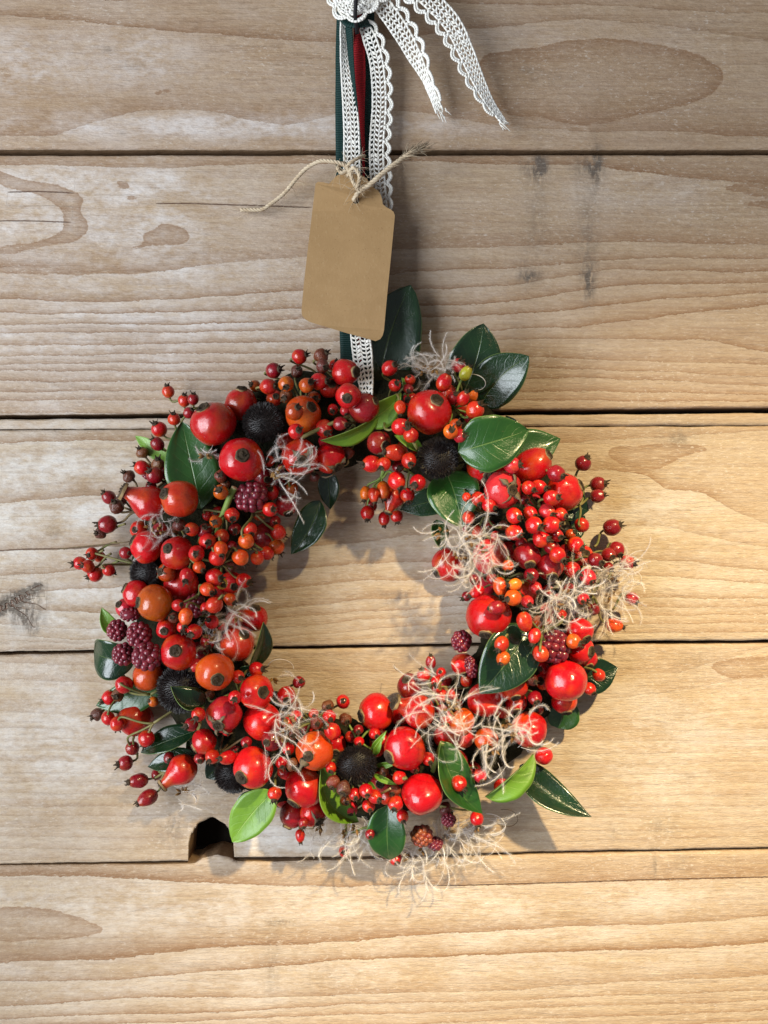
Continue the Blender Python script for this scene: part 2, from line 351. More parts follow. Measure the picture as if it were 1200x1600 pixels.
PATCH = [
 parse("750,86 800,79 840,77 876,64 930,58 1002,65 1065,76 1110,94 1134,117 1112,153 1056,171 1020,178 952,193 903,197 849,184 795,180 740,150"),
 parse("215,368 244,352 250,346 268,348 290,355 298,372 285,382 245,384 216,392 199,388 225,378"),
 parse("-20,258 40,280 95,290 138,306 122,330 142,357 112,380 40,394 -20,402 -20,390 50,378 96,364 102,350 92,320 60,306 -20,284"),
 parse("178,282 196,282 205,294 186,296"), parse("195,307 214,307 212,311 198,311"), parse("240,146 268,138 276,144 250,147"),
 parse("-20,410 60,412 140,424 236,420 250,426 130,430 20,428 -20,428"),
 parse("1125,296 1150,287 1200,284 1260,288 1260,312 1200,310 1160,302"), parse("1140,318 1210,314 1260,318 1260,326 1180,324"),
 parse("-20,1414 60,1416 110,1426 150,1444 164,1455 140,1462 60,1470 -20,1473"),
 parse("940,700 1040,690 1120,700 1060,715 1036,730 1000,735 960,725"),
 parse("1100,1040 1160,1026 1260,1020 1260,1052 1180,1062 1130,1056"),
]
STAIN = [(846,260,9,18,1.5),(836,262,22,18,.8),(932,258,10,30,1.4),(915,262,24,16,.7),(828,432,16,9,1.3),(818,420,12,30,.3),(920,442,9,26,1.4),(918,370,18,80,.55),(838,330,18,80,.40),(920,590,22,60,.22),
 (1062,686,22,12,.55),(1050,665,50,24,.22),(1090,1035,40,22,.30),(1050,1130,50,60,.18),(1035,1292,26,16,.45),(960,1300,16,14,.35),(440,1441,24,5,.75),(424,1510,14,60,.35),(500,1530,60,40,.2),
 (1023,1352,3,18,.9),(1066,1350,12,14,.35),(190,208,8,3,.5),(168,77,10,5,.6),(205,103,20,8,.35),(822,110,12,5,.45),(850,122,50,14,.25),(30,932,22,8,2.4),(6,950,18,10,2.6),(36,962,12,12,1.2),(50,985,10,8,.9),(52,945,26,30,.75),(40,972,26,16,.6),(62,918,14,8,.7),
 (84,832,11,8,.55),(1077,1214,9,6,.4),(270,1300,30,26,.35),(270,1285,16,40,.3),(350,1270,40,20,.25),(940,180,30,50,.15),(1120,350,26,22,.15),(700,150,60,90,.06)]
CRACK = [("250,318 300,318 400,321 482,324", 8), ("18,300 60,299 112,301", 8), ("-20,345 50,345 105,347", 8), ("-20,862 40,858 120,857 180,850", 10), ("-20,962 8,947 24,938 40,926 62,914", 10), ("-20,966 6,953 22,945 44,930", 10), ("-20,956 10,942 30,930", 8), ("20,948 40,962 52,980", 6), ("30,940 58,944 70,952", 6), ("700,1384 900,1379 1000,1375 1260,1369", 40)]
BLEACH = [(30,105,80,45,1.0),(220,95,70,40,.75),(300,195,330,18,.95),(130,300,160,45,1.1),(60,350,90,30,.9),(220,345,90,70,.9),(160,410,260,22,.5),(200,520,420,90,.75),(80,770,170,120,.85),(150,960,160,60,.8),(120,1160,240,110,.55),
 (430,1310,110,40,.7),(230,1400,240,30,.40),(250,1440,240,30,.3),(560,930,200,80,.25),(1000,800,120,60,.5),(900,1480,420,60,.35),(300,1550,360,50,.3),(1050,1150,220,120,.35),(850,1400,380,40,.35),(820,60,300,25,.15),(1000,300,130,22,.25),(900,900,400,80,.3),(540,200,200,25,.4)]

TONE = {'A': (.90, .85, .83), 'B': (.97, .94, .93), 'S': (.95, .92, .88), 'C': (1, 1, .98), 'D': (1, .99, .97), 'E': (1, .98, .95)}
def smooth_poly(p):
    for _ in range(2): p = [q for a, b in zip(p, p[1:] + p[:1]) for q in ((a[0] * .75 + b[0] * .25, a[1] * .75 + b[1] * .25), (a[0] * .25 + b[0] * .75, a[1] * .25 + b[1] * .75))]
    return p
PATCH = [smooth_poly(p) for p in PATCH]
KNOT = parse('-40,968 -20,958 0,949 20,934 44,917 66,910 54,925 38,938 20,952 0,962 -20,972 -40,982')
def plank(code, top, bot, parent, notch=False, thick=0.018):
    """top/bot = edge polylines in px; the board is gridded so that grain, relief and edges are real"""
    T, B = np.array(parse(top)), np.array(parse(bot))
    xs = np.arange(-60, 1261, 4.0)
    if notch: xs = np.unique(np.concatenate([xs, np.linspace(293.2, 294.4, 3), np.linspace(294.4, 305, 8), np.linspace(355, 366, 8), np.linspace(366, 367.2, 3)]))
    rs = np.random.RandomState(ord(code))
    jit = lambda a: np.convolve(rs.randn(len(xs) + 16), np.ones(9) / 9, 'same')[8:-8] * a
    yt = np.interp(xs, T[:, 0], T[:, 1]) + jit(0.9); yb = np.interp(xs, B[:, 0], B[:, 1]) + jit(0.9)
    ybn = yb.copy()
    if notch:
        q = np.clip(1 - ((xs - 330) / 36.0) ** 2, 0, 1)
        ybn = np.where(q > 0, np.minimum(yb, 1332 - 54 * np.sqrt(q) + jit(2.6) + 1.5 * np.sin(xs * 1.3)), yb)
    ny = max(4, int((yb - yt).mean() / 4))
    vv = np.linspace(0, 1, ny); 
    # rounded arrises: two extra rows on each edge
    vv = np.concatenate([[0], [0.35 / ny], [0.8 / ny], vv[1:-1], [1 - 0.8 / ny], [1 - 0.35 / ny], [1]])
    hh = np.zeros(len(vv)); hh[0] = -0.0011; hh[1] = -0.00035; hh[2] = -0.00008; hh[-1] = -0.0011; hh[-2] = -0.00035; hh[-3] = -0.00008
    X = np.repeat(xs[None, :], len(vv), 0); Y = yt[None, :] + (ybn - yt)[None, :] * vv[:, None]
    # ring coordinate between hand-laid grain lines
    L = [np.array(parse(s)) for s in LINES[code]]
    Yl = np.stack([np.interp(xs, l[:, 0], l[:, 1]) for l in L]); k = np.ones(7) / 7
    Yl = np.stack([np.convolve(np.pad(r, 3, 'edge'), k, 'valid') for r in Yl])
    Yl = np.stack([r + np.sin(xs / (37 + 5 * i) + i * 1.7) * 1.2 + np.sin(xs / (13 + i) + i) * 0.5 for i, r in enumerate(Yl)])
    for i in range(1, len(Yl)): Yl[i] = np.maximum(Yl[i], Yl[i - 1] + 5)
    ring = np.zeros_like(Y); gap = np.zeros_like(Y)
    for j in range(len(xs)):
        i = np.clip(np.searchsorted(Yl[:, j], Y[:, j], 'right') - 1, 0, len(Yl) - 2)
        g = Yl[i + 1, j] - Yl[i, j]; ring[:, j] = i + (Y[:, j] - Yl[i, j]) / g; gap[:, j] = g
    sd = np.full(Y.shape, -40.0)
    for p in PATCH:
        if min(q[1] for q in p) < yb.max() + 5 and max(q[1] for q in p) > yt.min() - 5: sd = np.maximum(sd, poly_sd(X, Y, p))
    sd = np.clip(sd, -40, 60)
    st = np.zeros_like(Y)
    for (x, y, sx, sy, a) in STAIN: st += a * np.exp(-((X - x) / sx) ** 2 - ((Y - y) / sy) ** 2)
    if code == 'C': st += 2.6 * np.clip(poly_sd(X, Y, KNOT) / 3 + .6, 0, 1)
    bl = np.clip(0.30 - X / 6000, 0, 1)
    for (x, y, sx, sy, a) in BLEACH: bl = bl + a * np.exp(-((X - x) / sx) ** 2 - ((Y - y) / sy) ** 2)
    bl = np.clip(bl, 0, 1)
    cs = np.full(Y.shape, 50.0); cm = np.zeros_like(Y)
    for s, soft in CRACK:
        c = np.array(parse(s)); dy = Y - np.interp(X, c[:, 0], c[:, 1])
        mm = np.clip((X - c[0, 0]) / soft + 1, 0, 1) * np.clip((c[-1, 0] - X) / soft + 1, 0, 1)
        use = (np.abs(dy) < np.abs(cs)) & (mm > 0); cs = np.where(use, dy, cs); cm = np.where(use, mm, cm)
    cs = np.clip(cs, -50, 50)
    lw = np.full(Y.shape, {'A': .8, 'B': 1.0, 'S': 0.0, 'C': .85, 'D': .42, 'E': 1.2}[code])
    # low relief of the board itself, knots and dents
    H = hh[:, None] + np.array([[0.00035 * mnoise.noise(Vector((x / 160, y / 45, ord(code)))) for x in xs] for y in Y[:, 0]])
    H = H - 0.0022 * np.exp(-((X - 14) / 26) ** 2 - ((Y - 942 + 0.35 * (X - 14)) / 7) ** 2) - 0.0008 * np.exp(-((X - 40) / 26) ** 2 - ((Y - 955) / 22) ** 2)
    raw = np.zeros_like(Y)
    P = np.stack([(X - 600) * PX, -H, (800 - Y) * PX], -1).reshape(-1, 3)
    nr, nc = Y.shape; idx = np.arange(nr * nc).reshape(nr, nc)
    F = np.stack([idx[:-1, :-1], idx[1:, :-1], idx[1:, 1:], idx[:-1, 1:]], -1).reshape(-1, 4)
    # the long sides, going back into the wall
    A1 = np.stack([ring, gap, sd], -1).reshape(-1, 3); A2 = np.stack([bl, st, cs], -1).reshape(-1, 3); A3 = np.stack([cm, lw, raw], -1).reshape(-1, 3)
    Vs, Fs, As = [P], [F], [(A1, A2, A3)]; n0 = len(P)
    for row, sgn in ((0, 1), (nr - 1, -1)):
        base = P.reshape(nr, nc, 3)[row]; steps = [0.0, 0.0015, 0.006, thick]
        blk = np.concatenate([base + np.array([0, s, 0]) for s in steps]); m = nc
        ii = np.arange(len(blk)).reshape(len(steps), m) + n0
        q = np.stack([ii[:-1, :-1], ii[:-1, 1:], ii[1:, 1:], ii[1:, :-1]], -1).reshape(-1, 4)
        if sgn < 0: q = q[:, ::-1]
        Vs.append(blk); Fs.append(q); n0 += len(blk)
        a1 = np.tile(A1.reshape(nr, nc, 3)[row], (len(steps), 1)); a2 = np.tile(A2.reshape(nr, nc, 3)[row], (len(steps), 1)).copy(); a3 = np.tile(A3.reshape(nr, nc, 3)[row], (len(steps), 1)).copy()
        a2[:, 0] = 0; a3[:, 2] = np.repeat([0.25, 0.7, 0.75, 0.8], m); As.append((a1, a2, a3))
    V = np.concatenate(Vs); Fq = np.concatenate(Fs)
    me = bpy.data.meshes.new('plank'); me.vertices.add(len(V)); me.vertices.foreach_set('co', V.ravel())
    me.loops.add(Fq.size); me.loops.foreach_set('vertex_index', Fq.ravel().astype(np.int32))
    me.polygons.add(len(Fq)); me.polygons.foreach_set('loop_start', np.arange(0, Fq.size, 4, dtype=np.int32))
    me.polygons.foreach_set('use_smooth', np.ones(len(Fq), bool))
    me.update(calc_edges=True)
    for nm, i in (('ga', 0), ('gb', 1), ('gc', 2)):
        at_ = me.attributes.new(nm, 'FLOAT_VECTOR', 'POINT'); at_.data.foreach_set('vector', np.concatenate([a[i] for a in As]).astype(np.float32).ravel())
    me.materials.append(M_WOOD); me.validate()
    o = link('plank', me, parent); o.color = (*TONE[code], 1); return o

mb = MB(); x0, x1, z0, z1 = -0.21, 0.21, -0.285, 0.27
mb.add([(x0, .0185, z0), (x1, .0185, z0), (x1, .0185, z1), (x0, .0185, z1), (x0, .03, z0), (x1, .03, z0), (x1, .03, z1), (x0, .03, z1)],
       [(0, 1, 2, 3), (5, 4, 7, 6), (0, 3, 7, 4), (1, 5, 6, 2), (3, 2, 6, 7), (0, 4, 5, 1)])
wall = link('wall', mb.mesh('wall', M_BACK, False)); tag(wall, 'wall of weathered horizontal pine planks', None, None, 'structure')
plank('A', "-60,-66 1260,-66", "-60,233 1260,233", wall)
plank('B', "-60,242 1260,241", "-60,649 600,643 1260,636", wall)
plank('S', "-60,656 600,650 1260,645", "-60,671 600,667 1260,663.5", wall)
plank('C', "-60,672.6 600,668.6 1260,665", "-60,1020 400,1011 800,1004 1260,1000", wall)
plank('D', "-60,1025 400,1016 800,1009 1260,1005", "-60,1352 294,1346 367,1341 600,1339 900,1331 1260,1324", wall, notch=True)
plank('E', "-60,1354.5 285,1350.5 305,1350 316,1342 338,1337 358,1341 368,1347 390,1348 600,1343.5 900,1334.5 1260,1328", "-60,1690 1260,1680", wall)

# ------------------------------------------------------------------ the wreath
wreath = bpy.data.objects.new('wreath', None); COL.objects.link(wreath); wreath.location = at(560, 1330, 0.0)
tag(wreath, 'round wreath of glossy red rose hips, green leaves and feathery seed heads on plank wall', 'wreath')
WINV = Matrix.Translation(-wreath.location)
def part(name, me, parent=None):
    o = link(name, me, parent or wreath)
    if parent is None: o.matrix_parent_inverse = WINV
    return o
CX, CY, RM = 560, 925, 278
def prof(x, y):
    d = abs(math.hypot(x - CX, y - CY) - RM)
    return 0.010 + 0.026 * math.sqrt(max(0.0, 1 - (d / 128.0) ** 2))

# moss ring: lumpy, nearly hidden
mb = MB(); NU, NV = 120, 20; vs = []
for i in range(NU):
    a = 2 * math.pi * i / NU
    for j in range(NV):
        b = 2 * math.pi * j / NV
        px, py = CX + RM * math.cos(a), CY + RM * math.sin(a)
        rr = 74 + 16 * mnoise.noise(Vector((math.cos(a) * 5, math.sin(a) * 5, b))) + 8 * mnoise.noise(Vector((math.cos(a) * 18, math.sin(a) * 18, b * 3)))
        x = CX + (RM + rr * math.cos(b)) * math.cos(a); y = CY + (RM + rr * math.cos(b)) * math.sin(a)
        vs.append(at(x, y, 0.0125 + 0.0125 * math.sin(b) * rr / 80))
fs = [(i * NV + j, ((i + 1) % NU) * NV + j, ((i + 1) % NU) * NV + (j + 1) % NV, i * NV + (j + 1) % NV) for i in range(NU) for j in range(NV)]
mb.add(vs, fs)
part('moss_ring', mb.mesh('moss_ring', M_MOSS))

# ---- hips
def lathe(profile, n, lump=0.0, seed=0.0):
    vs = [(0, 0, profile[0][1])]; fs = []
    rows = profile[1:-1]
    for r, z in rows:
        for k in range(n):
            a = 2 * math.pi * k / n; x, y = r * math.cos(a), r * math.sin(a)
            f = 1 + lump * mnoise.noise(Vector((x * 1.3 + seed, y * 1.3, z * 1.3)))
            vs.append((x * f, y * f, z * f))
    vs.append((0, 0, profile[-1][1])); last = len(vs) - 1
    for k in range(n): fs.append((0, 1 + (k + 1) % n, 1 + k))
    for i in range(len(rows) - 1):
        for k in range(n):
            a, b = 1 + i * n + k, 1 + i * n + (k + 1) % n
            fs.append((a, b, b + n, a + n))
    o = 1 + (len(rows) - 1) * n
    for k in range(n): fs.append((o + k, o + (k + 1) % n, last))
    return vs, fs
def globose(nr, sq=1.0, pole=0.10, taper=0.0):
    pr = []
    for i in range(nr + 1):
        t = math.pi * i / nr; z = -math.cos(t) * sq; r = math.sin(t)
        r *= 1 - taper * z
        z -= 0.0
        if i > nr * 0.8: z -= pole * ((i / nr - 0.8) / 0.2) ** 2
        if i < nr * 0.15: z += pole * ((0.15 - i / nr) / 0.15) ** 2
        pr.append((r, z))
    return pr
def pear():
    pr = []
    for i in range(25):
        z = -1.0 + 2.6 * i / 24
        if z < 0: r = math.sqrt(max(0, 1 - z * z))
        else: r = 0.34 + 0.66 * (.5 + .5 * math.cos(math.pi * min(1, z / 1.6) ** .92))
        pr.append((r, z))
    pr[0] = (0, -1.0); pr.append((0.2, 1.60)); pr.append((0, 1.58)); return pr
PEARTOP = 1.52
def hipmesh(name, pr, n, lump, seed, mat):
    m = MB(); v, f = lathe(pr, n, lump, seed); v = [(x * (1 + .04 * math.sin(seed)), y * (1 - .04 * math.sin(seed)), z) for x, y, z in v]; m.add(v, f); return m.mesh(name, mat)
BIG = [hipmesh('rose_hip', globose(18, s, .08, t), 28, .085, k * 3.1, M_HIP) for k, (s, t) in enumerate(((.95, 0), (1.02, .06), (.92, -.04), (.97, .03), (.90, .05)))]
BIGTOP = {b.name: max(v.co.z for v in b.vertices if abs(v.co.x) + abs(v.co.y) < .45) - .005 for b in BIG}
OVAL = [hipmesh('oval_hip', globose(16, 1.22, .04, .06), 24, .06, 4.4, M_HIP)]
PEAR = [hipmesh('pear_hip', pear(), 26, .05, 1.7, M_HIP)]
SML = [hipmesh('small_hip', globose(11, s, .05, t), 16, .07, k * 2.3 + 9, M_HIP) for k, (s, t) in enumerate(((1.0, 0), (1.12, .06), (1.06, -.05)))]
SMO = [hipmesh('small_oval_hip', globose(11, s, .0, .10), 16, .06, k * 2.9 + 5, M_HIP) for k, s in enumerate((1.3, 1.42))]
DRY = [hipmesh('dried_hip', globose(12, s, .05, 0), 18, .22, k * 5.3 + 2, M_DRY) for k, s in enumerate((1.0, .92))]

def calyx_mesh(kind, seed):
    """dark withered crown at the end of a hip; unit = radius of the hip"""
    r = random.Random(seed); m = MB()
    if kind == 'big':
        n = 18; R0 = 0.255
        prof_ = [(R0 * 1.20, -0.07), (R0 * 1.16, 0.03), (R0 * 1.02, 0.075), (R0 * 0.90, 0.085), (R0 * 0.72, 0.045), (R0 * 0.45, 0.05), (R0 * 0.22, 0.07)]
        vs = []
        for i, (q, z) in enumerate(prof_):
            for k in range(n):
                a = 2 * math.pi * k / n
                jr = 1 + r.uniform(-.07, .07) + 0.04 * math.sin(5 * a + seed); jz = r.uniform(-.018, .022) if i > 0 else 0
                vs.append((q * jr * math.cos(a), q * jr * math.sin(a), z + jz))
        fs = [(i * n + k, i * n + (k + 1) % n, (i + 1) * n + (k + 1) % n, (i + 1) * n + k) for i in range(len(prof_) - 1) for k in range(n)]
        c = len(vs); vs.append((0, 0, 0.075)); fs += [((len(prof_) - 1) * n + k, (len(prof_) - 1) * n + (k + 1) % n, c) for k in range(n)]
        m.add(vs, fs[:n], 1); 
        m2 = MB(); m.v = list(map(tuple, vs)); m.f = [tuple(f) for f in fs]; m.m = [1] * n + [0] * (len(fs) - n)
        for k in range(14):                       # withered stamens
            a = r.uniform(0, 6.28); q = R0 * r.uniform(.05, .65); h = r.uniform(.03, .10)
            p = Vector((q * math.cos(a), q * math.sin(a), 0.04))
            m.tube([p, p + Vector((r.uniform(-.04, .04), r.uniform(-.04, .04), h))], 0.018, 4, 0)
    else:
        n = 9; R0 = 0.38
        vs = []
        for i, (q, z) in enumerate(((R0, -.10), (R0 * 1.0, .06), (R0 * .80, .12), (R0 * .45, .08))):
            for k in range(n):
                a = 2 * math.pi * k / n; j = 1 + r.uniform(-.12, .12)
                vs.append((q * j * math.cos(a), q * j * math.sin(a), z + r.uniform(-.03, .05)))
        fs = [(i * n + k, i * n + (k + 1) % n, (i + 1) * n + (k + 1) % n, (i + 1) * n + k) for i in range(3) for k in range(n)]
        vs.append((0, 0, .09)); fs += [(3 * n + k, 3 * n + (k + 1) % n, 4 * n) for k in range(n)]
        m.add(vs, fs)
        for k in range(5):                        # short dry sepals, closed to a tuft
            a = 2 * math.pi * k / 5 + r.uniform(-.4, .4); L = r.uniform(.18, .52); sp = r.uniform(-.1, .35)
            p0 = Vector((R0 * .8 * math.cos(a), R0 * .8 * math.sin(a), .04)); t = Vector((-math.sin(a), math.cos(a), 0)) * .15
            p1 = p0 + Vector((sp * math.cos(a), sp * math.sin(a), L)); nn = Vector((math.cos(a), math.sin(a), 0)) * .05
            m.add([p0 - t, p0 + t, p1 + t * .3, p1 - t * .3, p0 - t - nn, p0 + t - nn, p1 + t * .2 - nn, p1 - t * .2 - nn],
                  [(0, 1, 2, 3), (5, 4, 7, 6), (0, 3, 7, 4), (1, 5, 6, 2), (3, 2, 6, 7)])
    return m.mesh('calyx', [M_CALYX, M_RIM])
CALB = [calyx_mesh('big', 3 + k) for k in range(4)]
CALS = [calyx_mesh('small', 30 + k) for k in range(6)]

COLR = {'r': (0.50, 0.006, 0.009), 'o': (0.60, 0.062, 0.008), 'm': (0.52, 0.022, 0.009), 'd': (0.24, 0.006, 0.012), 'p': (0.50, 0.018, 0.030), 'b': (0.17, 0.040, 0.012),
        'y': (0.74, 0.24, 0.012), 'w': (0.42, 0.060, 0.006), 'k': (0.10, 0.020, 0.010), 'g': (0.42, 0.34, 0.03)}
# x y r dx dy colour layer kind ; dx dy = where the calyx shows, in radii (image axes); '-' colour suffix not used; b = calyx at the back
BIGS = """334 662 36 -.42 -.72 r 2|378 718 35 .18 -.16 r 3|280 779 29 -.66 -.26 m 3|377 632 26 .1 -.9 r -1|540 582 21 .8 .05 r 1|544 619 20 -.05 .3 r 4|569 637 24 .75 -.4 d 3
474 647 29 .55 -.35 o 0|469 715 29 .22 .22 m 2 s|515 716 25 .6 .65 r 0 s|447 790 17 .3 .8 p 0|515 606 16 .3 -.3 m -1|592 692 19 .6 .3 d 1|671 644 35 .33 -.53 r 2
760 728 31 .1 .55 r 0 s|786 765 30 .42 .05 p 2 s|882 769 30 .85 -.40 r 1|700 882 27 -.8 .5 r 0|767 870 28 .2 .7 p 0|824 869 21 .1 .62 d 1|860 886 21 0 .70 d 2
763 964 35 -.2 .78 r 3|905 987 22 .4 .5 r 0|907 1016 22 .7 .0 r 0|915 1030 18 .2 .6 r -1|884 1064 33 .05 .9b r 3|882 1096 20 .1 .9 r -1|800 1070 26 .18 .76 m 1|722 1037 18 .2 .9 r -1
757 1094 28 .1 .9b r 0|760 1156 19 -.1 .55 o 1|807 1097 17 0 .8 r -2|826 1140 29 .6 .8 r 0|588 1112 29 -.9 .2 r 1|632 1169 35 -.80 .33 r 2|660 1241 33 .2 .9b r 3
711 1191 20 .5 .7 d 0|736 1208 18 .3 .6 d -1|695 1150 18 .2 .8 r -1|640 1072 20 -.3 -.7 d -1|401 1081 27 .55 -.15 r 2|350 1117 28 -.18 .46 p 1 s|410 1128 29 .2 .8b r 0|425 1157 17 -.4 0 d 3
395 1199 32 -.48 .30 r 2|491 1174 30 -.24 0 o 2 t|475 1231 31 -.52 .68 r 0|457 1273 20 -.4 .9 d -1|490 1270 21 .5 .5 r -1 s|229 854 27 -.85 -.42 r 0|276 864 27 -.40 -.34 r 2
212 927 22 -.9 -.5 r 0|242 942 29 -.86 -.08 w 2|195 950 15 -.5 -.5 p -1|284 912 27 .3 .3b r -1|260 895 15 -.5 -.2 w 1 s|279 1019 28 .06 -.22 r 2|231 1056 24 .2 .9b o -1
336 1050 30 .30 .27 o 3|371 1005 27 .50 -.60 m 1|396 966 22 .2 -.85 r -1|211 1122 28 .2 .9b r -1|319 1159 20 -.85 .55 r 1|417 838 22 .2 .5b d -2|362 911 18 .4 .3 r -1
850 1181 14 .2 .9b r 0|447 1087 15 .2 .4 r 0|260 983 16 0 .1 r 1|785 1230 14 .3 .8 r -1|545 1264 14 .2 .5 p -1|540 1250 9 .3 .2 b 0"""
OVALS = """832 727 27 .72 -.50 r 1|722 1129 19 -.2 .9b o 2|776 950 12 -.95 0 d 6"""
PEARS = """233 786 27 -.90 -.45 r 2|616 777 17 -.35 .90 m 1|654 1112 26 -.90 -.42 r 2|285 1202 24 -.80 .62 r 1"""
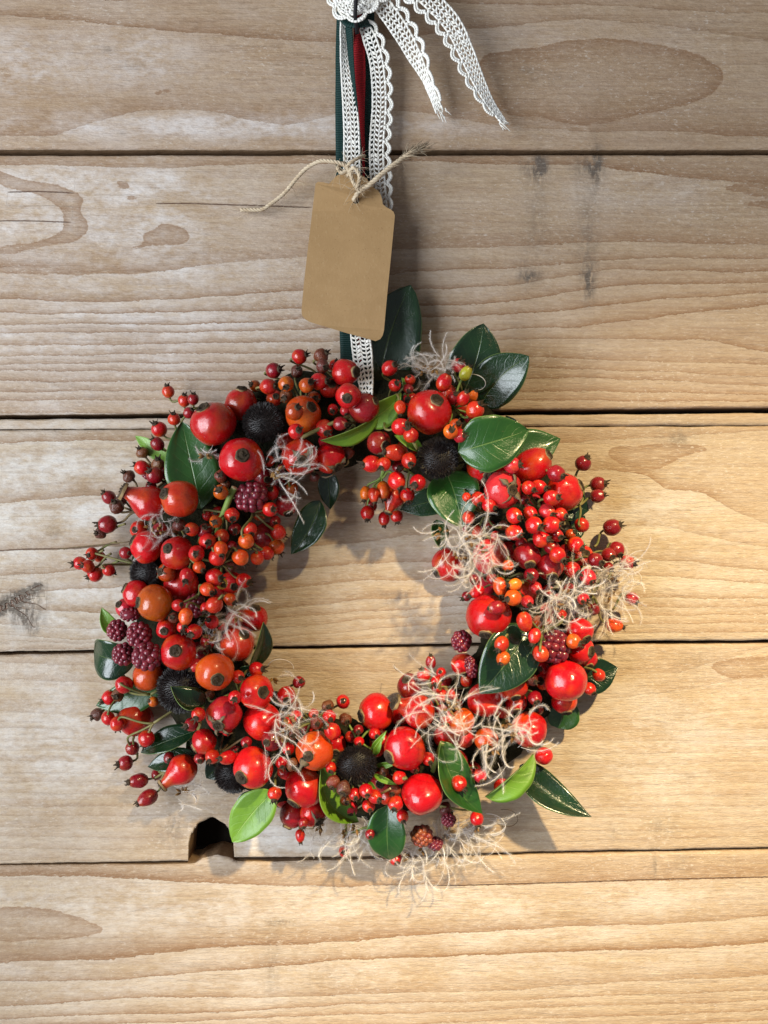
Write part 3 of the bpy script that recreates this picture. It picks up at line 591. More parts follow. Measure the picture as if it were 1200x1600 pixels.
SMALL = """263 612 10 -.1 -.9 m 0|288 626 10 .1 -.85 m 0|302 624 9 .1 -.9 d 0|295 645 9 .7 -.5 d 0|272 655 10 0 -.8 m 0|249 671 12 -.4 -.7 r 0|246 694 11 -.6 -.7 d 0|222 707 9.5 -.4 -.7 b 0|222 731 12 -.9 -.4 r 0
201 744 10 -.6 -.6 k 0|247 725 10 .1 -.8 b -1|242 743 13 -.5 -.5 d 0|260 740 10 .3 .3 d -1|170 777 11 -.6 -.6 d 0|182 791 12 -.1 -.6 k 0|168 819 14 -.95 .1 d 0|157 833 9 -.5 0 k 0|190 782 9 .2 .3 k -1
468 557 12 .9 -.2 r 0|427 579 12 .85 -.1 d 0|502 556 11.5 .8 -.4 b 0|504 572 11 .5 .3 k 1|419 604 13 .9 0 r 1|447 600 12.5 .1 .5 w 1|447 619 11 -.2 .4 b 0|479 602 12 .6 -.3 w 1|499 596 13 .9 0 r 1|464 580 10 .3 -.3 k -1|524 571 10 .3 -.5 r -1
460 643 14 .45 -.4 w 4|462 674 12.5 .48 -.1 r 4|532 662 11 .8 .2 d 2|507 670 14 .3 .5 r 1|539 642 8 .3 .8 p 0|490 622 11 .3 .2 w -1|520 640 9 0 .4 r -1
626 667 14 .75 -.2 r 3|642 680 12 -.4 -.8 m 4|617 707 14 -.9 0 m 2 v|580 725 14 -.9 .1 r 2|600 725 11 -.4 .6 m 3|622 729 10 .2 .3 d 1|639 720 12 .2 .5 m 3|620 752 14 .4 .75 r 3|653 754 13 -.45 .35 r 3|637 774 11 .1 .9 r 1
599 767 11 .1 .95 o 1 v|571 771 9 -.2 .95 y 1 v|584 774 9 .1 .95 m 2 v|574 802 11 0 .9 r 1|580 790 10 0 .5 d 0|600 811 9 0 .95 r 0 v|620 807 10 .1 .95 r 0
609 575 12.5 .6 -.3 r 0|617 602 10 .3 -.2 r 0|625 637 9 .1 .95 o 1 v|694 597 12 .4 -.85 r 2 v|716 571 11 .3 -.4 p 0|728 583 9 .5 -.8 g 1 v|710 622 11 .2 -.5 d 1|724 622 10 .3 -.7 r 2 v|739 619 8 .4 -.7 y 1 v|742 641 14 .6 -.6 m 2|704 674 12 .1 -.15 o 4|712 664 10 .4 -.2 w 3|719 681 11 .5 0 p 3|735 652 11 .2 .5 d 0
800 727 13 .85 -.1 p 3|869 740 14 .6 .3 d 4|862 778 13 .65 -.1 r 4|842 761 12 .8 .2 r 2|826 762 11 .6 .3 r 3|911 724 12.5 .4 -.7 d 0|934 757 12 .85 -.1 d 0|934 775 11 .8 -.2 d 0|957 824 13.5 .75 -.3 d 0|963 859 13 .3 .6 d 1|930 875 12 .6 .3 d 1|951 867 11 .3 .3 d 0|980 879 12 .85 .1 r 1|951 886 8 .3 .5 d 0
899 851 12.5 .7 .4 r 1|855 799 12 .55 .45 p 3|876 804 11 .65 .2 r 3|862 820 14 .8 .0 r 3|869 836 11 .5 .3 r 2|835 821 13.5 .55 .2 r 3|829 802 11 .5 .4 r 2|804 806 12.5 .5 .2 r 3|804 832 13 .5 .3 r 3|846 842 14 .7 .0 r 3|862 855 12 .4 .3 d 2|871 867 13 .6 .6 r 2|885 862 12 .3 .2 d 0|830 899 12 -.3 .1 d 2|894 890 13 .6 .4 r 0|919 902 13 .3 .5 p 1|912 935 9 .2 .3 p 1|987 935 10 .7 .6 p 1|909 936 8 0 .4 p 2
747 780 11 .15 .7 m 2|764 790 11 .7 .3 r 2|732 809 10 .05 .95 m 1|729 777 7 .2 .8 m 1|794 884 9 -.1 .85 o 3|781 917 11 .1 .9 o 3 v|804 913 9 -.9 .1 y 4 v|801 934 13 -.7 .1 o 4|837 919 10 .3 .5 p 1|745 925 10 -.9 .5 r 1 v|729 932 8 -.8 .4 d 0|824 940 10 .2 .4 p 1|770 905 10 .3 .5 d 0|815 850 10 .3 .4 d 0
820 972 12 .3 .9b m 4 v|835 994 10 -.3 .95 r 4 v|784 1006 12 -.5 .75 m 5|786 1029 11 -.4 .6 o 5|845 1022 13 .2 .5b m 4|896 1002 12 .75 .2 o 3|936 1055 10 .6 .6b m 1|921 1076 10 .5 .6 m 0|960 977 11 .9 .2 o 0 v|836 1091 11 .1 .4 d 0|832 1062 9 .4 .2 k 1
662 1054 11 -.3 -.8 r 0|673 1034 8 0 -.95 d 0 v|689 1051 8 -.2 -.3 r 0|681 1064 8 -.2 .5 r 0|717 1224 12 .7 .6 m 2|750 1212 11 .2 .6 p 1|624 1215 11 -.6 .1b r 2|616 1234 10 -.3 .4 b 1|618 1255 12 -.2 .5 r 2|629 1275 10 .1 .6 r 1|669 1186 10 .3 .3 r 1|745 1279 11 .1 .9 r 1|736 1252 10 .5 .3 r 0
367 1090 11 .1 .05 r 4|372 1057 10 .6 .1 m 2|401 1046 12 .9 -.1 r 1|467 1066 10 .4 -.3 d 0|512 1104 10 .2 -.2 b 1|536 1096 11 .1 -.3 r 1|540 1124 10 .3 .2 b 0|490 1115 8 .2 .2 r 1|514 1120 11 .3 .2 r 2|495 1130 10 .2 -.1 b 2|519 1142 13 -.6 -.6 r 3|450 1170 10 .1 .3 r 1|440 1192 10 .2 .4 r 1|457 1195 10 .3 .2 b 2|517 1199 9 0 .5 r 1|460 1147 9 0 .1 k 2
520 1222 11 -.1 .6 b 2|537 1232 12 -.1 .4 k 3|554 1241 10 .2 .3 r 3|572 1236 11 .2 .3 r 3|586 1245 11 .6 .2 r 3|576 1259 10 .2 .4 r 2|429 1240 11 0 .8 m 3|474 1286 8 .1 .6 d 0|469 1306 8 .1 .95 r 0 v|561 1159 8 .1 .2 r 0|585 1146 9 .4 .3 r 0|372 1185 9 .2 .5 m 0
125 880 11 -.9 .1 r 0|137 885 10 -.6 -.2 m 1|149 897 12 -.8 .4 r 1|144 865 10 -.3 .2 m 0|156 870 9 .6 .4b m 0|170 891 10 .5 .4b r 1|196 864 10 .8 0 d 0
292 900 12 -.05 .6 r 4|307 865 13 .1 .0 r 4|324 846 13 .3 .1 r 3|320 830 12 .2 -.5 d 2|300 827 11 -.5 .1 m 2|280 820 10 -.1 -.6 k 1|362 805 12 .3 .5 m 2|337 815 10 0 .1 w 3|346 839 12 -.3 .4 m 2|345 857 11.5 .2 .9 o 5|339 871 13 .3 .8b m 4|311 886 10 .7 .5 o 4
335 902 14 .8 .1 r 4|324 921 11 .7 .4 o 4|335 945 13 -.6 .7b m 4|290 964 11 0 .95 o 4 v|279 946 10 .6 -.2 r 3|321 950 9 0 .6 r 3|385 846 12 .3 .6b o 5|376 871 12.5 .4 .8b o 5|391 827 11 .2 .7 m 3|362 854 9 .3 .4 d 2|367 827 10 .2 .2 d 1|432 854 12 .4 .8b o 4|435 832 12 .6 .4b m 4|417 864 11 .6 .5b r 3|402 872 11 .0 .8b m 4|381 907 12 .8 .2 r 1|360 937 10 .7 .4 o 2|347 912 9 .4 .2 g 3
272 965 9 -.1 -.2 k 2|285 980 9 .2 .6 r 2|304 987 12 -.3 .3 r 3|331 972 11 -.3 -.4 r 1|324 1003 12 .3 .6 p -1|306 1040 10 -.7 .5 p 1|372 1060 8 .5 .1 m 1|422 796 12 .5 0 r 3|345 744 10 .1 -.2 b 2|345 769 12 -.1 -.3 w 3|352 757 8 .1 -.6 b 1|430 815 9 .2 .3 d 0
194 1070 14 .1 .3b r 2|171 1090 12 -.8 .4 r 1|184 1086 10 0 .1 b 3|152 1116 10 -.7 .4 k 0|169 1122 11 -.2 .7b r 2|184 1131 12 -.3 .7b r 3|229 1154 13 -.4 .9b r 3|207 1169 11 .2 .7b d 0|196 1192 12 -.85 .1 d 0|216 1220 12 -.85 .0 d 0 v|230 1247 12 -.8 .4 d 0 v|310 1116 11 -.2 .4 r 3|299 1132 11 -.6 .1 d 2|332 1182 11 -.3 .4 m 1|355 1184 11 -.6 -.1 r 2 v|265 1184 10 .2 .2 d -1|245 1210 9 .1 .2 d -1|355 1142 8 .3 .2 r 0
538 1330 9 0 -.2 r 0|578 1303 8 .1 .3 d 0|618 1342 10 .2 .3 r -1|236 760 9 0 -.5 d 0|890 920 9 .2 .3 d 0|742 905 9 -.3 .3 d 0|690 1110 10 .2 .2 d -1|600 1205 8 0 .3 b 0|648 1200 9 .2 .3 d -1|560 1140 8 0 .2 d 0|385 1160 9 0 .3 d 0|312 1185 9 .2 .2 d 0|690 790 8 .3 .3 d -1|818 780 9 .4 .3 d 1|500 1150 8 .2 .2 d 0"""

HIPS = []
def load(txt, kind):
    for tok in txt.replace('\n', '|').split('|'):
        q = tok.split()
        if not q: continue
        back = q[4].endswith('b'); dy = float(q[4].rstrip('b')); x, y, r, dx = map(float, q[:4])
        lay = float(q[6]); extra = q[7] if len(q) > 7 else ''
        HIPS.append(dict(x=x, y=y, r=r, dx=dx, dy=dy, back=back, c=q[5], lay=lay, ex=extra, kind=kind))
load(BIGS, 'big'); load(OVALS, 'oval'); load(PEARS, 'pear'); load(SMALL, 'small')
KEEP = [(411, 660, 34), (684, 716, 34), (557, 1196, 33), (362, 1213, 30), (226, 895, 27), (281, 1077, 39), (392, 776, 27), (866, 1010, 27), (218, 992, 40), (230, 1026, 25), (296, 730, 40), (772, 680, 48), (640, 520, 60), (740, 560, 45), (785, 600, 45), (707, 780, 42), (595, 632, 34), (540, 665, 20), (476, 825, 40), (405, 1280, 38), (530, 1245, 28), (608, 1300, 34), (718, 1218, 38), (800, 1215, 45), (780, 1030, 48), (170, 1025, 40), (290, 1100, 30), (265, 1160, 36), (840, 690, 36)]
nsm = sum(1 for q in HIPS if q['kind'] == 'small'); tries = 0
while nsm < 297 and tries < 6000:
    tries += 1; a = rng.uniform(0, 6.283); rr = RM + rng.uniform(-88, 92); x, y = CX + rr * math.cos(a), CY + rr * math.sin(a); r = rng.uniform(7.5, 11.5)
    if 545 < x < 600 and y < 760: continue
    if any(math.hypot(x - ex, y - ey) < er + 4 for ex, ey, er in KEEP): continue
    if all(math.hypot(x - q['x'], y - q['y']) > q['r'] + r * .55 for q in HIPS):
        b = rng.uniform(0, 6.283); m_ = rng.uniform(.2, .9); nsm += 1
        HIPS.append(dict(x=x, y=y, r=r, dx=m_ * math.cos(b), dy=m_ * math.sin(b), back=rng.random() < .25, c=rng.choice('rrmdbwkm'), lay=rng.choice((-3, -2, -1)), ex='', kind='small'))
nbg = tries = 0
while nbg < 36 and tries < 6000:
    tries += 1; a = rng.uniform(0, 6.283); rr = RM + rng.uniform(-84, 84); x, y = CX + rr * math.cos(a), CY + rr * math.sin(a); r = rng.uniform(13, 19)
    if 540 < x < 605 and y < 760: continue
    if any(math.hypot(x - ex, y - ey) < er for ex, ey, er in KEEP): continue
    if all(math.hypot(x - q['x'], y - q['y']) > q['r'] * .8 + r * .35 for q in HIPS):
        b = rng.uniform(0, 6.283); m_ = rng.uniform(.2, .9); nbg += 1
        HIPS.append(dict(x=x, y=y, r=r, dx=m_ * math.cos(b), dy=m_ * math.sin(b), back=rng.random() < .3, c=rng.choice('rrrdmp'), lay=-3, ex='', kind='big'))
for hdict in HIPS:
    hdict['h'] = prof(hdict['x'], hdict['y']) + hdict['lay'] * 0.0032 - (0.004 if hdict['kind'] != 'small' else 0.0)
def hgeo(q):
    k = (D - q['h']) / D * PX; return at(q['x'], q['y'], q['h']), q['r'] * k
for it in range(40):
    moved = False
    for i in range(len(HIPS)):
        a = HIPS[i]; pa, ra = hgeo(a)
        for j in range(i):
            b = HIPS[j]
            if abs(a['x'] - b['x']) > 80 or abs(a['y'] - b['y']) > 80: continue
            pb, rb = hgeo(b); dd = (pa - pb).length; ov = (ra + rb) * 0.93 - dd
            if ov > 0:
                moved = True
                # whichever lies on the lower layer gives way; the other comes forward a little
                lo, hi = (a, b) if a['lay'] < b['lay'] or (a['lay'] == b['lay'] and a['h'] <= b['h']) else (b, a)
                lo['h'] = max(lo['r'] * PX * 0.9, lo['h'] - ov * 0.45); hi['h'] = min(0.062, hi['h'] + ov * 0.35)
                pa, ra = hgeo(a)
    if not moved: break

def axis_of(q):
    dx, dy = q['dx'], q['dy']; l = math.hypot(dx, dy)
    if l > .97: dx, dy = dx * .97 / l, dy * .97 / l
    z = math.sqrt(max(0.03, 1 - dx * dx - dy * dy))
    return l2w((dx, -dy, -z if q['back'] else z)).normalized()
def sepal_mesh(r, n, spread, L):
    """long dry sepals curling from the calyx; unit = hip radius"""
    m = MB()
    for k in range(n):
        a = 2 * math.pi * k / n + r.uniform(-.35, .35); ll = L * r.uniform(.55, 1.15); w0 = r.uniform(.13, .22); tw = r.uniform(-1.2, 1.2)
        vs = []; N = 8
        for i in range(N):
            t = i / (N - 1); rad = .22 + ll * t * spread; z = .02 + .20 * math.sin(t * 2.2) - .55 * t * t * spread * ll + r.uniform(-.03, .03)
            c = Vector((rad * math.cos(a + .3 * t * tw), rad * math.sin(a + .3 * t * tw), z)); side = Vector((-math.sin(a), math.cos(a), 0)) * math.cos(tw * t) + Vector((0, 0, 1)) * math.sin(tw * t)
            w = w0 * (1 - t) ** .6 * (1 + .5 * math.sin(t * 9 + k)) + .012
            nrm = Vector((math.cos(a), math.sin(a), .6)).normalized() * .02
            vs += [c - side * w, c + nrm * 1.5, c + side * w, c - nrm * 1.5]
        fs = []
        for i in range(N - 1):
            for j in range(4):
                j2 = (j + 1) % 4; fs.append((i * 4 + j, i * 4 + j2, (i + 1) * 4 + j2, (i + 1) * 4 + j))
        m.add(vs, fs)
    return m
for q in HIPS:
    p, r = hgeo(q); ax = axis_of(q); k = q['kind']
    if k == 'big': me = rng.choice(BIG); nm, top = 'rose_hip', BIGTOP[me.name]
    elif k == 'oval': me, nm, top = OVAL[0], 'rose_hip', 1.17
    elif k == 'pear': me, nm, top = PEAR[0], 'rose_hip', 1.60
    elif q['ex'] == 'v': me, nm, top = rng.choice(SMO), 'small_rose_hip', 1.32
    elif q['c'] in 'bk': me, nm, top = rng.choice(DRY), 'small_rose_hip', .96
    else: me, nm, top = rng.choice(SML), 'small_rose_hip', 1.0
    o = part(nm, me)
    M = ax.to_track_quat('Z', 'Y').to_matrix().to_4x4() @ Matrix.Rotation(rng.uniform(0, 6.28), 4, 'Z')
    base = p if k != 'pear' else p
    o.matrix_basis = Matrix.Translation(base) @ M @ Matrix.Scale(r, 4)
    cc = COLR[q['c']]; j = rng.uniform(.82, 1.15); hshift = rng.uniform(.6, 1.35)
    o.color = (min(1, cc[0] * j), min(1, cc[1] * j * hshift), cc[2] * j, 1)
    cal = link('calyx', rng.choice(CALS if nm.startswith('small') else CALB), o)
    cs = (1.0 if nm.startswith('small') else 1.0) * (r and 1)
    cal.matrix_basis = Matrix.Translation((0, 0, top)) @ Matrix.Rotation(rng.uniform(0, 6.28), 4, 'Z') @ Matrix.Scale(rng.uniform(.85, 1.1) * (1.55 if k == 'pear' else 1.35 if k == 'big' and q['r'] < 24 else 1.12), 4)
    if q['ex'] in ('s', 't'):
        m = sepal_mesh(rng, 4 if q['ex'] == 's' else 1, .9, .95 if q['ex'] == 's' else 1.2)
        sp = link('dried_sepals', m.mesh('dried_sepals', M_SEPAL), o); sp.matrix_basis = Matrix.Translation((0, 0, top * .93))
    q['p'], q['rw'], q['ax'] = p, r, ax

# ---- sprig stems: every small hip hangs on a curved stalk that meets its sprig's node
NODES = """215 882 .016|285 690 .016|262 752 .018|212 800 .016|478 640 .030|555 660 .030|596 745 .020|640 735 .024|605 640 .018|706 640 .030|748 700 .030|905 790 .018|880 812 .022|892 878 .022|840 800 .026|835 860 .026|760 800 .020|790 905 .028
846 990 .042|795 1000 .040|905 1040 .020|672 1075 .022|720 1200 .026|612 1200 .028|560 1160 .030|485 1130 .032|445 1200 .026|555 1215 .028|430 1215 .026|372 1080 .030|235 1085 .026|240 1130 .026|258 1206 .016|310 1150 .026|300 870 .030|352 800 .034|345 880 .034|395 800 .034|310 930 .036|325 960 .030|360 770 .028|475 1265 .016|540 1300 .012|625 1290 .018|735 1265 .018|925 930 .016|345 1175 .026"""
NODES = [tuple(map(float, s.split())) for s in NODES.replace('\n', '|').split('|')]
buckets = {i: [] for i in range(len(NODES))}
for q in HIPS:
    if q['kind'] != 'small': continue
    i = min(range(len(NODES)), key=lambda n: math.hypot(NODES[n][0] - q['x'], NODES[n][1] - q['y'])); buckets[i].append(q)
def bez(p0, p1, p2, p3, n=9):
    return [p0 * (1 - t) ** 3 + p1 * 3 * t * (1 - t) ** 2 + p2 * 3 * t * t * (1 - t) + p3 * t ** 3 for t in [i / (n - 1) for i in range(n)]]
for i, L in buckets.items():
    if not L: continue
    nx, ny, nh = NODES[i]; N0 = at(nx, ny, nh); mb = MB()
    a = math.atan2(ny - CY, nx - CX); root = at(CX + RM * math.cos(a), CY + RM * math.sin(a), 0.016)
    mid = (N0 + root) * .5 + Vector((0, 0.002, 0))
    mb.tube(bez(root, mid, N0 * .7 + root * .3, N0, 7), 0.00065, 6)
    for q in L:
        e = q['p'] - q['ax'] * q['rw'] * .93
        N0 = at(nx, ny, nh); tgt = mb
        if math.hypot(q['x'] - nx, q['y'] - ny) > 62:
            aa = math.atan2(q['y'] - CY, q['x'] - CX); rq = math.hypot(q['x'] - CX, q['y'] - CY); rq += max(-34, min(34, RM - rq)); N0 = at(CX + rq * math.cos(aa + .06), CY + rq * math.sin(aa + .06), .014); tgt = MB()
        d = (e - N0).length
        c1 = e - q['ax'] * d * .42; c1.y = min(c1.y, -0.003)
        c2 = N0 + (e - N0) * .35 + (N0 - root).normalized() * d * .15
        pts = bez(e, c1, c2, N0, 10)
        tgt.tube(pts, [0.00052] * 9 + [0.00060], 6)
        tgt.tube([e - q['ax'] * .0008, e + q['ax'] * .0006], [0.0005, 0.0010], 6)
        if tgt is not mb: part('stem', tgt.mesh('stem', M_STEM))
    brown = i in (2, 3, 12, 46) 
    part('stem', mb.mesh('stem', M_STEMB if brown else (M_STEMG if i in (24, 6, 9) else M_STEM)))
# bare stalks and the cut stem
for pts, r, mat in (([(340, 832, .030), (346, 806, .036), (366, 762, .043)], .00135, M_STEMG), ([(471, 684, .040), (505, 666, .043), (545, 651, .040)], .00085, M_STEM),
                    ([(575, 1230, .036), (560, 1262, .034), (596, 1240, .040), (610, 1232, .042)], .0005, M_STEMB), ([(676, 1205, .030), (683, 1180, .034), (691, 1160, .036)], .0011, M_STEMG),
                    ([(90, 858, .006), (150, 852, .010), (205, 846, .018)], .00025, M_STEMB)):
    mb = MB(); P = [at(*p) for p in pts]
    if len(P) == 3: P = [P[0] * (1 - t) ** 2 + P[1] * 2 * t * (1 - t) + P[2] * t * t for t in [i / 8 for i in range(9)]]
    mb.tube(P, r, 8, 0, False); n = len(mb.v)
    mb.f.append(tuple(range(n - 8, n))); mb.m.append(1)
    part('bare_stem', mb.mesh('bare_stem', [mat, M_CUT], True))

# ---- leaves
def leaf_mesh(b, t, w, fold, arch, roll, bow, curl, kind, n=18, m=5, notch=0.0, shape=(.70, .98)):
    """b, t: world base and tip; w world width; two skins and a rim"""
    ax = t - b; L = ax.length; ax.normalize()
    out = Vector((0, -1, 0)); out = (out - ax * out.dot(ax)).normalized(); side = ax.cross(out).normalized()
    R = Matrix.Rotation(roll, 3, ax); out = R @ out; side = R @ side
    pk = (shape[0] / (shape[0] + shape[1])); mx = pk ** shape[0] * (1 - pk) ** shape[1]
    rows = []
    sd = rng.uniform(0, 50)
    for i in range(n + 1):
        u = i / n; wd = max(0.02, (u ** shape[0] * (1 - u) ** shape[1] / mx)) * w * .5
        wd *= 1 + .05 * mnoise.noise(Vector((u * 5, sd, 0)))
        if u == 1: wd = w * .004
        c = b + ax * (L * u) + side * (bow * 4 * u * (1 - u)) + out * (arch * 4 * u * (1 - u) + curl * u * u * u)
        row = []
        for j in range(-m, m + 1):
            v = j / m
            lift = fold * abs(v) ** 1.3 * wd + .045 * w * mnoise.noise(Vector((u * 3 + sd, v * 2, 1.3))) * abs(v)
            row.append((c + side * v * wd * math.cos(min(1.2, abs(fold) * .6)) + out * lift, u, v))
        rows.append(row)
    W_ = 2 * m + 1; th = 0.00032
    top = [p for r in rows for (p, u, v) in r]; uv = [(u, v) for r in rows for (p, u, v) in r]
    bot = [p - out * th for p in top]
    fs = []; ms = []
    K = len(top)
    for i in range(n):
        for j in range(W_ - 1):
            a = i * W_ + j; f = (a, a + 1, a + 1 + W_, a + W_)
            fs.append(f); ms.append(0); fs.append(tuple(x + K for x in reversed(f))); ms.append(1)
    edge = [i * W_ for i in range(n + 1)], [i * W_ + W_ - 1 for i in range(n + 1)]
    for i in range(n):
        a, b2 = edge[0][i], edge[0][i + 1]; fs.append((a, b2, b2 + K, a + K)); ms.append(2)
        a, b2 = edge[1][i], edge[1][i + 1]; fs.append((b2, a, a + K, b2 + K)); ms.append(2)
    me = bpy.data.meshes.new('leaf'); me.from_pydata([tuple(p) for p in top + bot], [], fs)
    for mm in (M_LEAF[kind], M_LEAF['u'], M_LRIM): me.materials.append(mm)
    me.polygons.foreach_set('material_index', ms); me.polygons.foreach_set('use_smooth', [True] * len(fs))
    ul = me.uv_layers.new(name='UVMap'); uvs = uv + uv
    vi = np.empty(len(me.loops), np.int32); me.loops.foreach_get('vertex_index', vi)
    ul.data.foreach_set('uv', np.array(uvs, np.float32)[vi].ravel())
    # make sure the glossy skin faces out
    me.update()
    nsum = sum((p.normal.dot(out) for p in me.polygons if p.material_index == 0), 0)
    if nsum < 0: me.flip_normals()
    return me
def leaf(bx, by, hb, tx, ty, ht, w, kind, fold=.25, arch=0.0, roll=0.0, bow=0.0, curl=0.0, shape=(.70, .98), pet=True):
    b, t = at(bx, by, hb / 1000), at(tx, ty, ht / 1000); k = PX * (D - (hb + ht) / 2000) / D
    o = part('leaf', leaf_mesh(b, t, w * k, fold, arch * k, roll, bow * k, curl * k, kind, shape=shape))
    return o
leaf(590, 625, 5, 642, 446, 10, 104, 'd', .15, 4, .0, -10, 4, (.62, .78))
leaf(722, 618, 12, 756, 506, 22, 86, 'd', .15, 8, .05, 4, -6, (.62, .80))
leaf(752, 632, 12, 827, 556, 24, 76, 'd', .15, 6, -.1, -8, 4, (.62, .80))
leaf(716, 706, 44, 827, 672, 46, 88, 'g', .20, 14, .1, 0, -8, (.62, .90))
leaf(770, 712, 24, 876, 684, 26, 74, 'g', .25, 6, -.3, 10, -4)
leaf(697, 738, 24, 722, 825, 33, 84, 'g', .22, 10, .15, -4, 0, (.60, .85))
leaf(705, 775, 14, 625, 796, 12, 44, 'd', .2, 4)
leaf(682, 812, 14, 690, 860, 16, 30, 'g', .2, 4, -.4)
leaf(314, 795, 26, 284, 658, 25, 84, 'g', .20, 12, .15, 0, -6, (.66, .92))
leaf(268, 722, 14, 211, 681, 12, 26, 'l', .2, 4)
leaf(562, 660, 32, 627, 614, 34, 46, 'l', .35, 8, .4, 6)
leaf(592, 650, 34, 498, 684, 42, 34, 'l', .5, 6, -.8, -10, 8)
leaf(500, 782, 16, 455, 866, 16, 50, 'd', .30, 4, .2, -8)
leaf(512, 735, 12, 516, 796, 8, 34, 'd', .2)
leaf(212, 1028, 14, 141, 1024, 15, 66, 'd', .30, 12, -.2, 0, -20, (.5, .36))
leaf(190, 992, 12, 159, 949, 14, 26, 'l', .3, 4, .3, -6)
leaf(252, 1076, 14, 150, 1102, 10, 52, 'g', .2, 6)
leaf(322, 1098, 36, 264, 1078, 40, 50, 'd', .9, -4, .9, -16, 10)
leaf(306, 1142, 22, 220, 1176, 20, 44, 'd', .3, 10, .7, -4)
leaf(304, 1178, 18, 231, 1198, 16, 36, 'd', .3, 8, .6, -4)
leaf(352, 1188, 10, 322, 1216, 10, 40, 'd', .2)
leaf(428, 1236, 30, 364, 1314, 25, 62, 'l', .14, 6, .1, 4, 4, (.62, .82))
leaf(398, 1238, 12, 366, 1268, 12, 26, 'd', .2)
leaf(502, 1200, 34, 557, 1284, 26, 54, 'l', .55, -6, -.75, 18, 6)
leaf(606, 1258, 26, 607, 1348, 20, 62, 'g', .25, 10, .2, 0, -8, (.58, .85))
leaf(690, 1158, 36, 750, 1271, 36, 62, 'g', .45, 0, -.6, 16, 6)
leaf(758, 1245, 28, 838, 1184, 28, 52, 'l', .75, 10, .55, -8, -10, (.6, .6))
leaf(812, 1196, 12, 922, 1279, 24, 54, 'd', .35, 6, -.5, 12, 10, (.55, 1.0))
leaf(826, 980, 38, 750, 1084, 44, 88, 'd', .25, 8, .15, -4, 0, (.60, .88))
leaf(900, 1062, 12, 965, 1043, 13, 58, 'd', .2, 5)
leaf(886, 1090, 10, 872, 1138, 9, 52, 'g', .3, 4, 0, 0, 0, (.55, .45))
leaf(868, 780, 14, 920, 798, 12, 52, 'd', .25, 4)
leaf(876, 836, 12, 914, 806, 11, 44, 'd', .25, 4)
leaf(892, 896, 10, 913, 846, 10, 26, 'g', .3, 4)
leaf(392, 1046, 24, 412, 972, 28, 38, 'd', .3, 6, .9, 4)
leaf(660, 704, 30, 616, 680, 32, 22, 'l', .4, 4, .3)
leaf(640, 622, 24, 628, 590, 26, 18, 'l', .4, 2, .6)
# green bracts round one seed head
for (x, y, a, L) in ((588, 1172, -62, 34), (592, 1180, -80, 26), (596, 1196, -10, 26), (592, 1210, 30, 32), (584, 1222, 70, 18)):
    r = math.radians(a); leaf(x - 8, y, 34, x + L * math.cos(r), y + L * math.sin(r), 38, 11, 'l', .5, 3)
# dark foliage packed under the hips
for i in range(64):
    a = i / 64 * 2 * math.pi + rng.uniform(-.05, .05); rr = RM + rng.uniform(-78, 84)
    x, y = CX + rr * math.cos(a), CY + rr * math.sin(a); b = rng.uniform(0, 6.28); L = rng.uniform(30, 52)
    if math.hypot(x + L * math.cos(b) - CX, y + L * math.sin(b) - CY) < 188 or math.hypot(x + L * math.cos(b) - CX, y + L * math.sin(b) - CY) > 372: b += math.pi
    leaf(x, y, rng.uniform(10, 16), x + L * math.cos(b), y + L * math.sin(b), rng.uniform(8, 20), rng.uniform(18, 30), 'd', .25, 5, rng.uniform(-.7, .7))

# ---- dark bristly seed heads
def bristle_head(x, y, r, h, tilt=(0, 0)):
    p = at(x, y, h); R = r * PX * (D - h) / D; ax = l2w((tilt[0], tilt[1], 1)).normalized()
    mb = MB(); N = 850
    v, f = lathe([(math.sin(math.pi * i / 12), -math.cos(math.pi * i / 12) * .62) for i in range(13)], 20, .05, x); Q = ax.to_track_quat('Z', 'Y')
    mb.add([p + Q @ (Vector(q) * R * .84) for q in v], f)
    for i in range(N):
        z = 1 - 1.5 * (i + .5) / N; q = math.sqrt(1 - z * z); a = i * 2.399963
        d = Vector((q * math.cos(a), q * math.sin(a), z * .62)); n = (d + Vector((rng.uniform(-.25, .25), rng.uniform(-.25, .25), rng.uniform(-.1, .3)))).normalized()
        L = R * rng.uniform(.08, .20); b = R * rng.uniform(.020, .032)
        t = n.orthogonal().normalized(); s = n.cross(t); c = d * R * .83
        P = [c + t * b, c + s * b, c - t * b, c - s * b]; T = [c + n * L + t * b * .5, c + n * L + s * b * .5, c + n * L - t * b * .5, c + n * L - s * b * .5]
        mb.add([p + Q @ k for k in P + T], [(0, 1, 5, 4), (1, 2, 6, 5), (2, 3, 7, 6), (3, 0, 4, 7), (4, 5, 6, 7)])
    return part('seed_head', mb.mesh('seed_head', M_CONE, False))
for (x, y, r, h, t) in ((411, 660, 34, .034, (-.1, .2)), (684, 716, 34, .038, (-.1, .1)), (557, 1196, 33, .038, (0, -.1)), (362, 1213, 30, .022, (-.3, -.4)), (226, 895, 27, .024, (-.4, 0)), (281, 1077, 39, .030, (-.2, 0)), (885, 832, 13, .026, (.3, 0))):
    bristle_head(x, y, r, h, t)

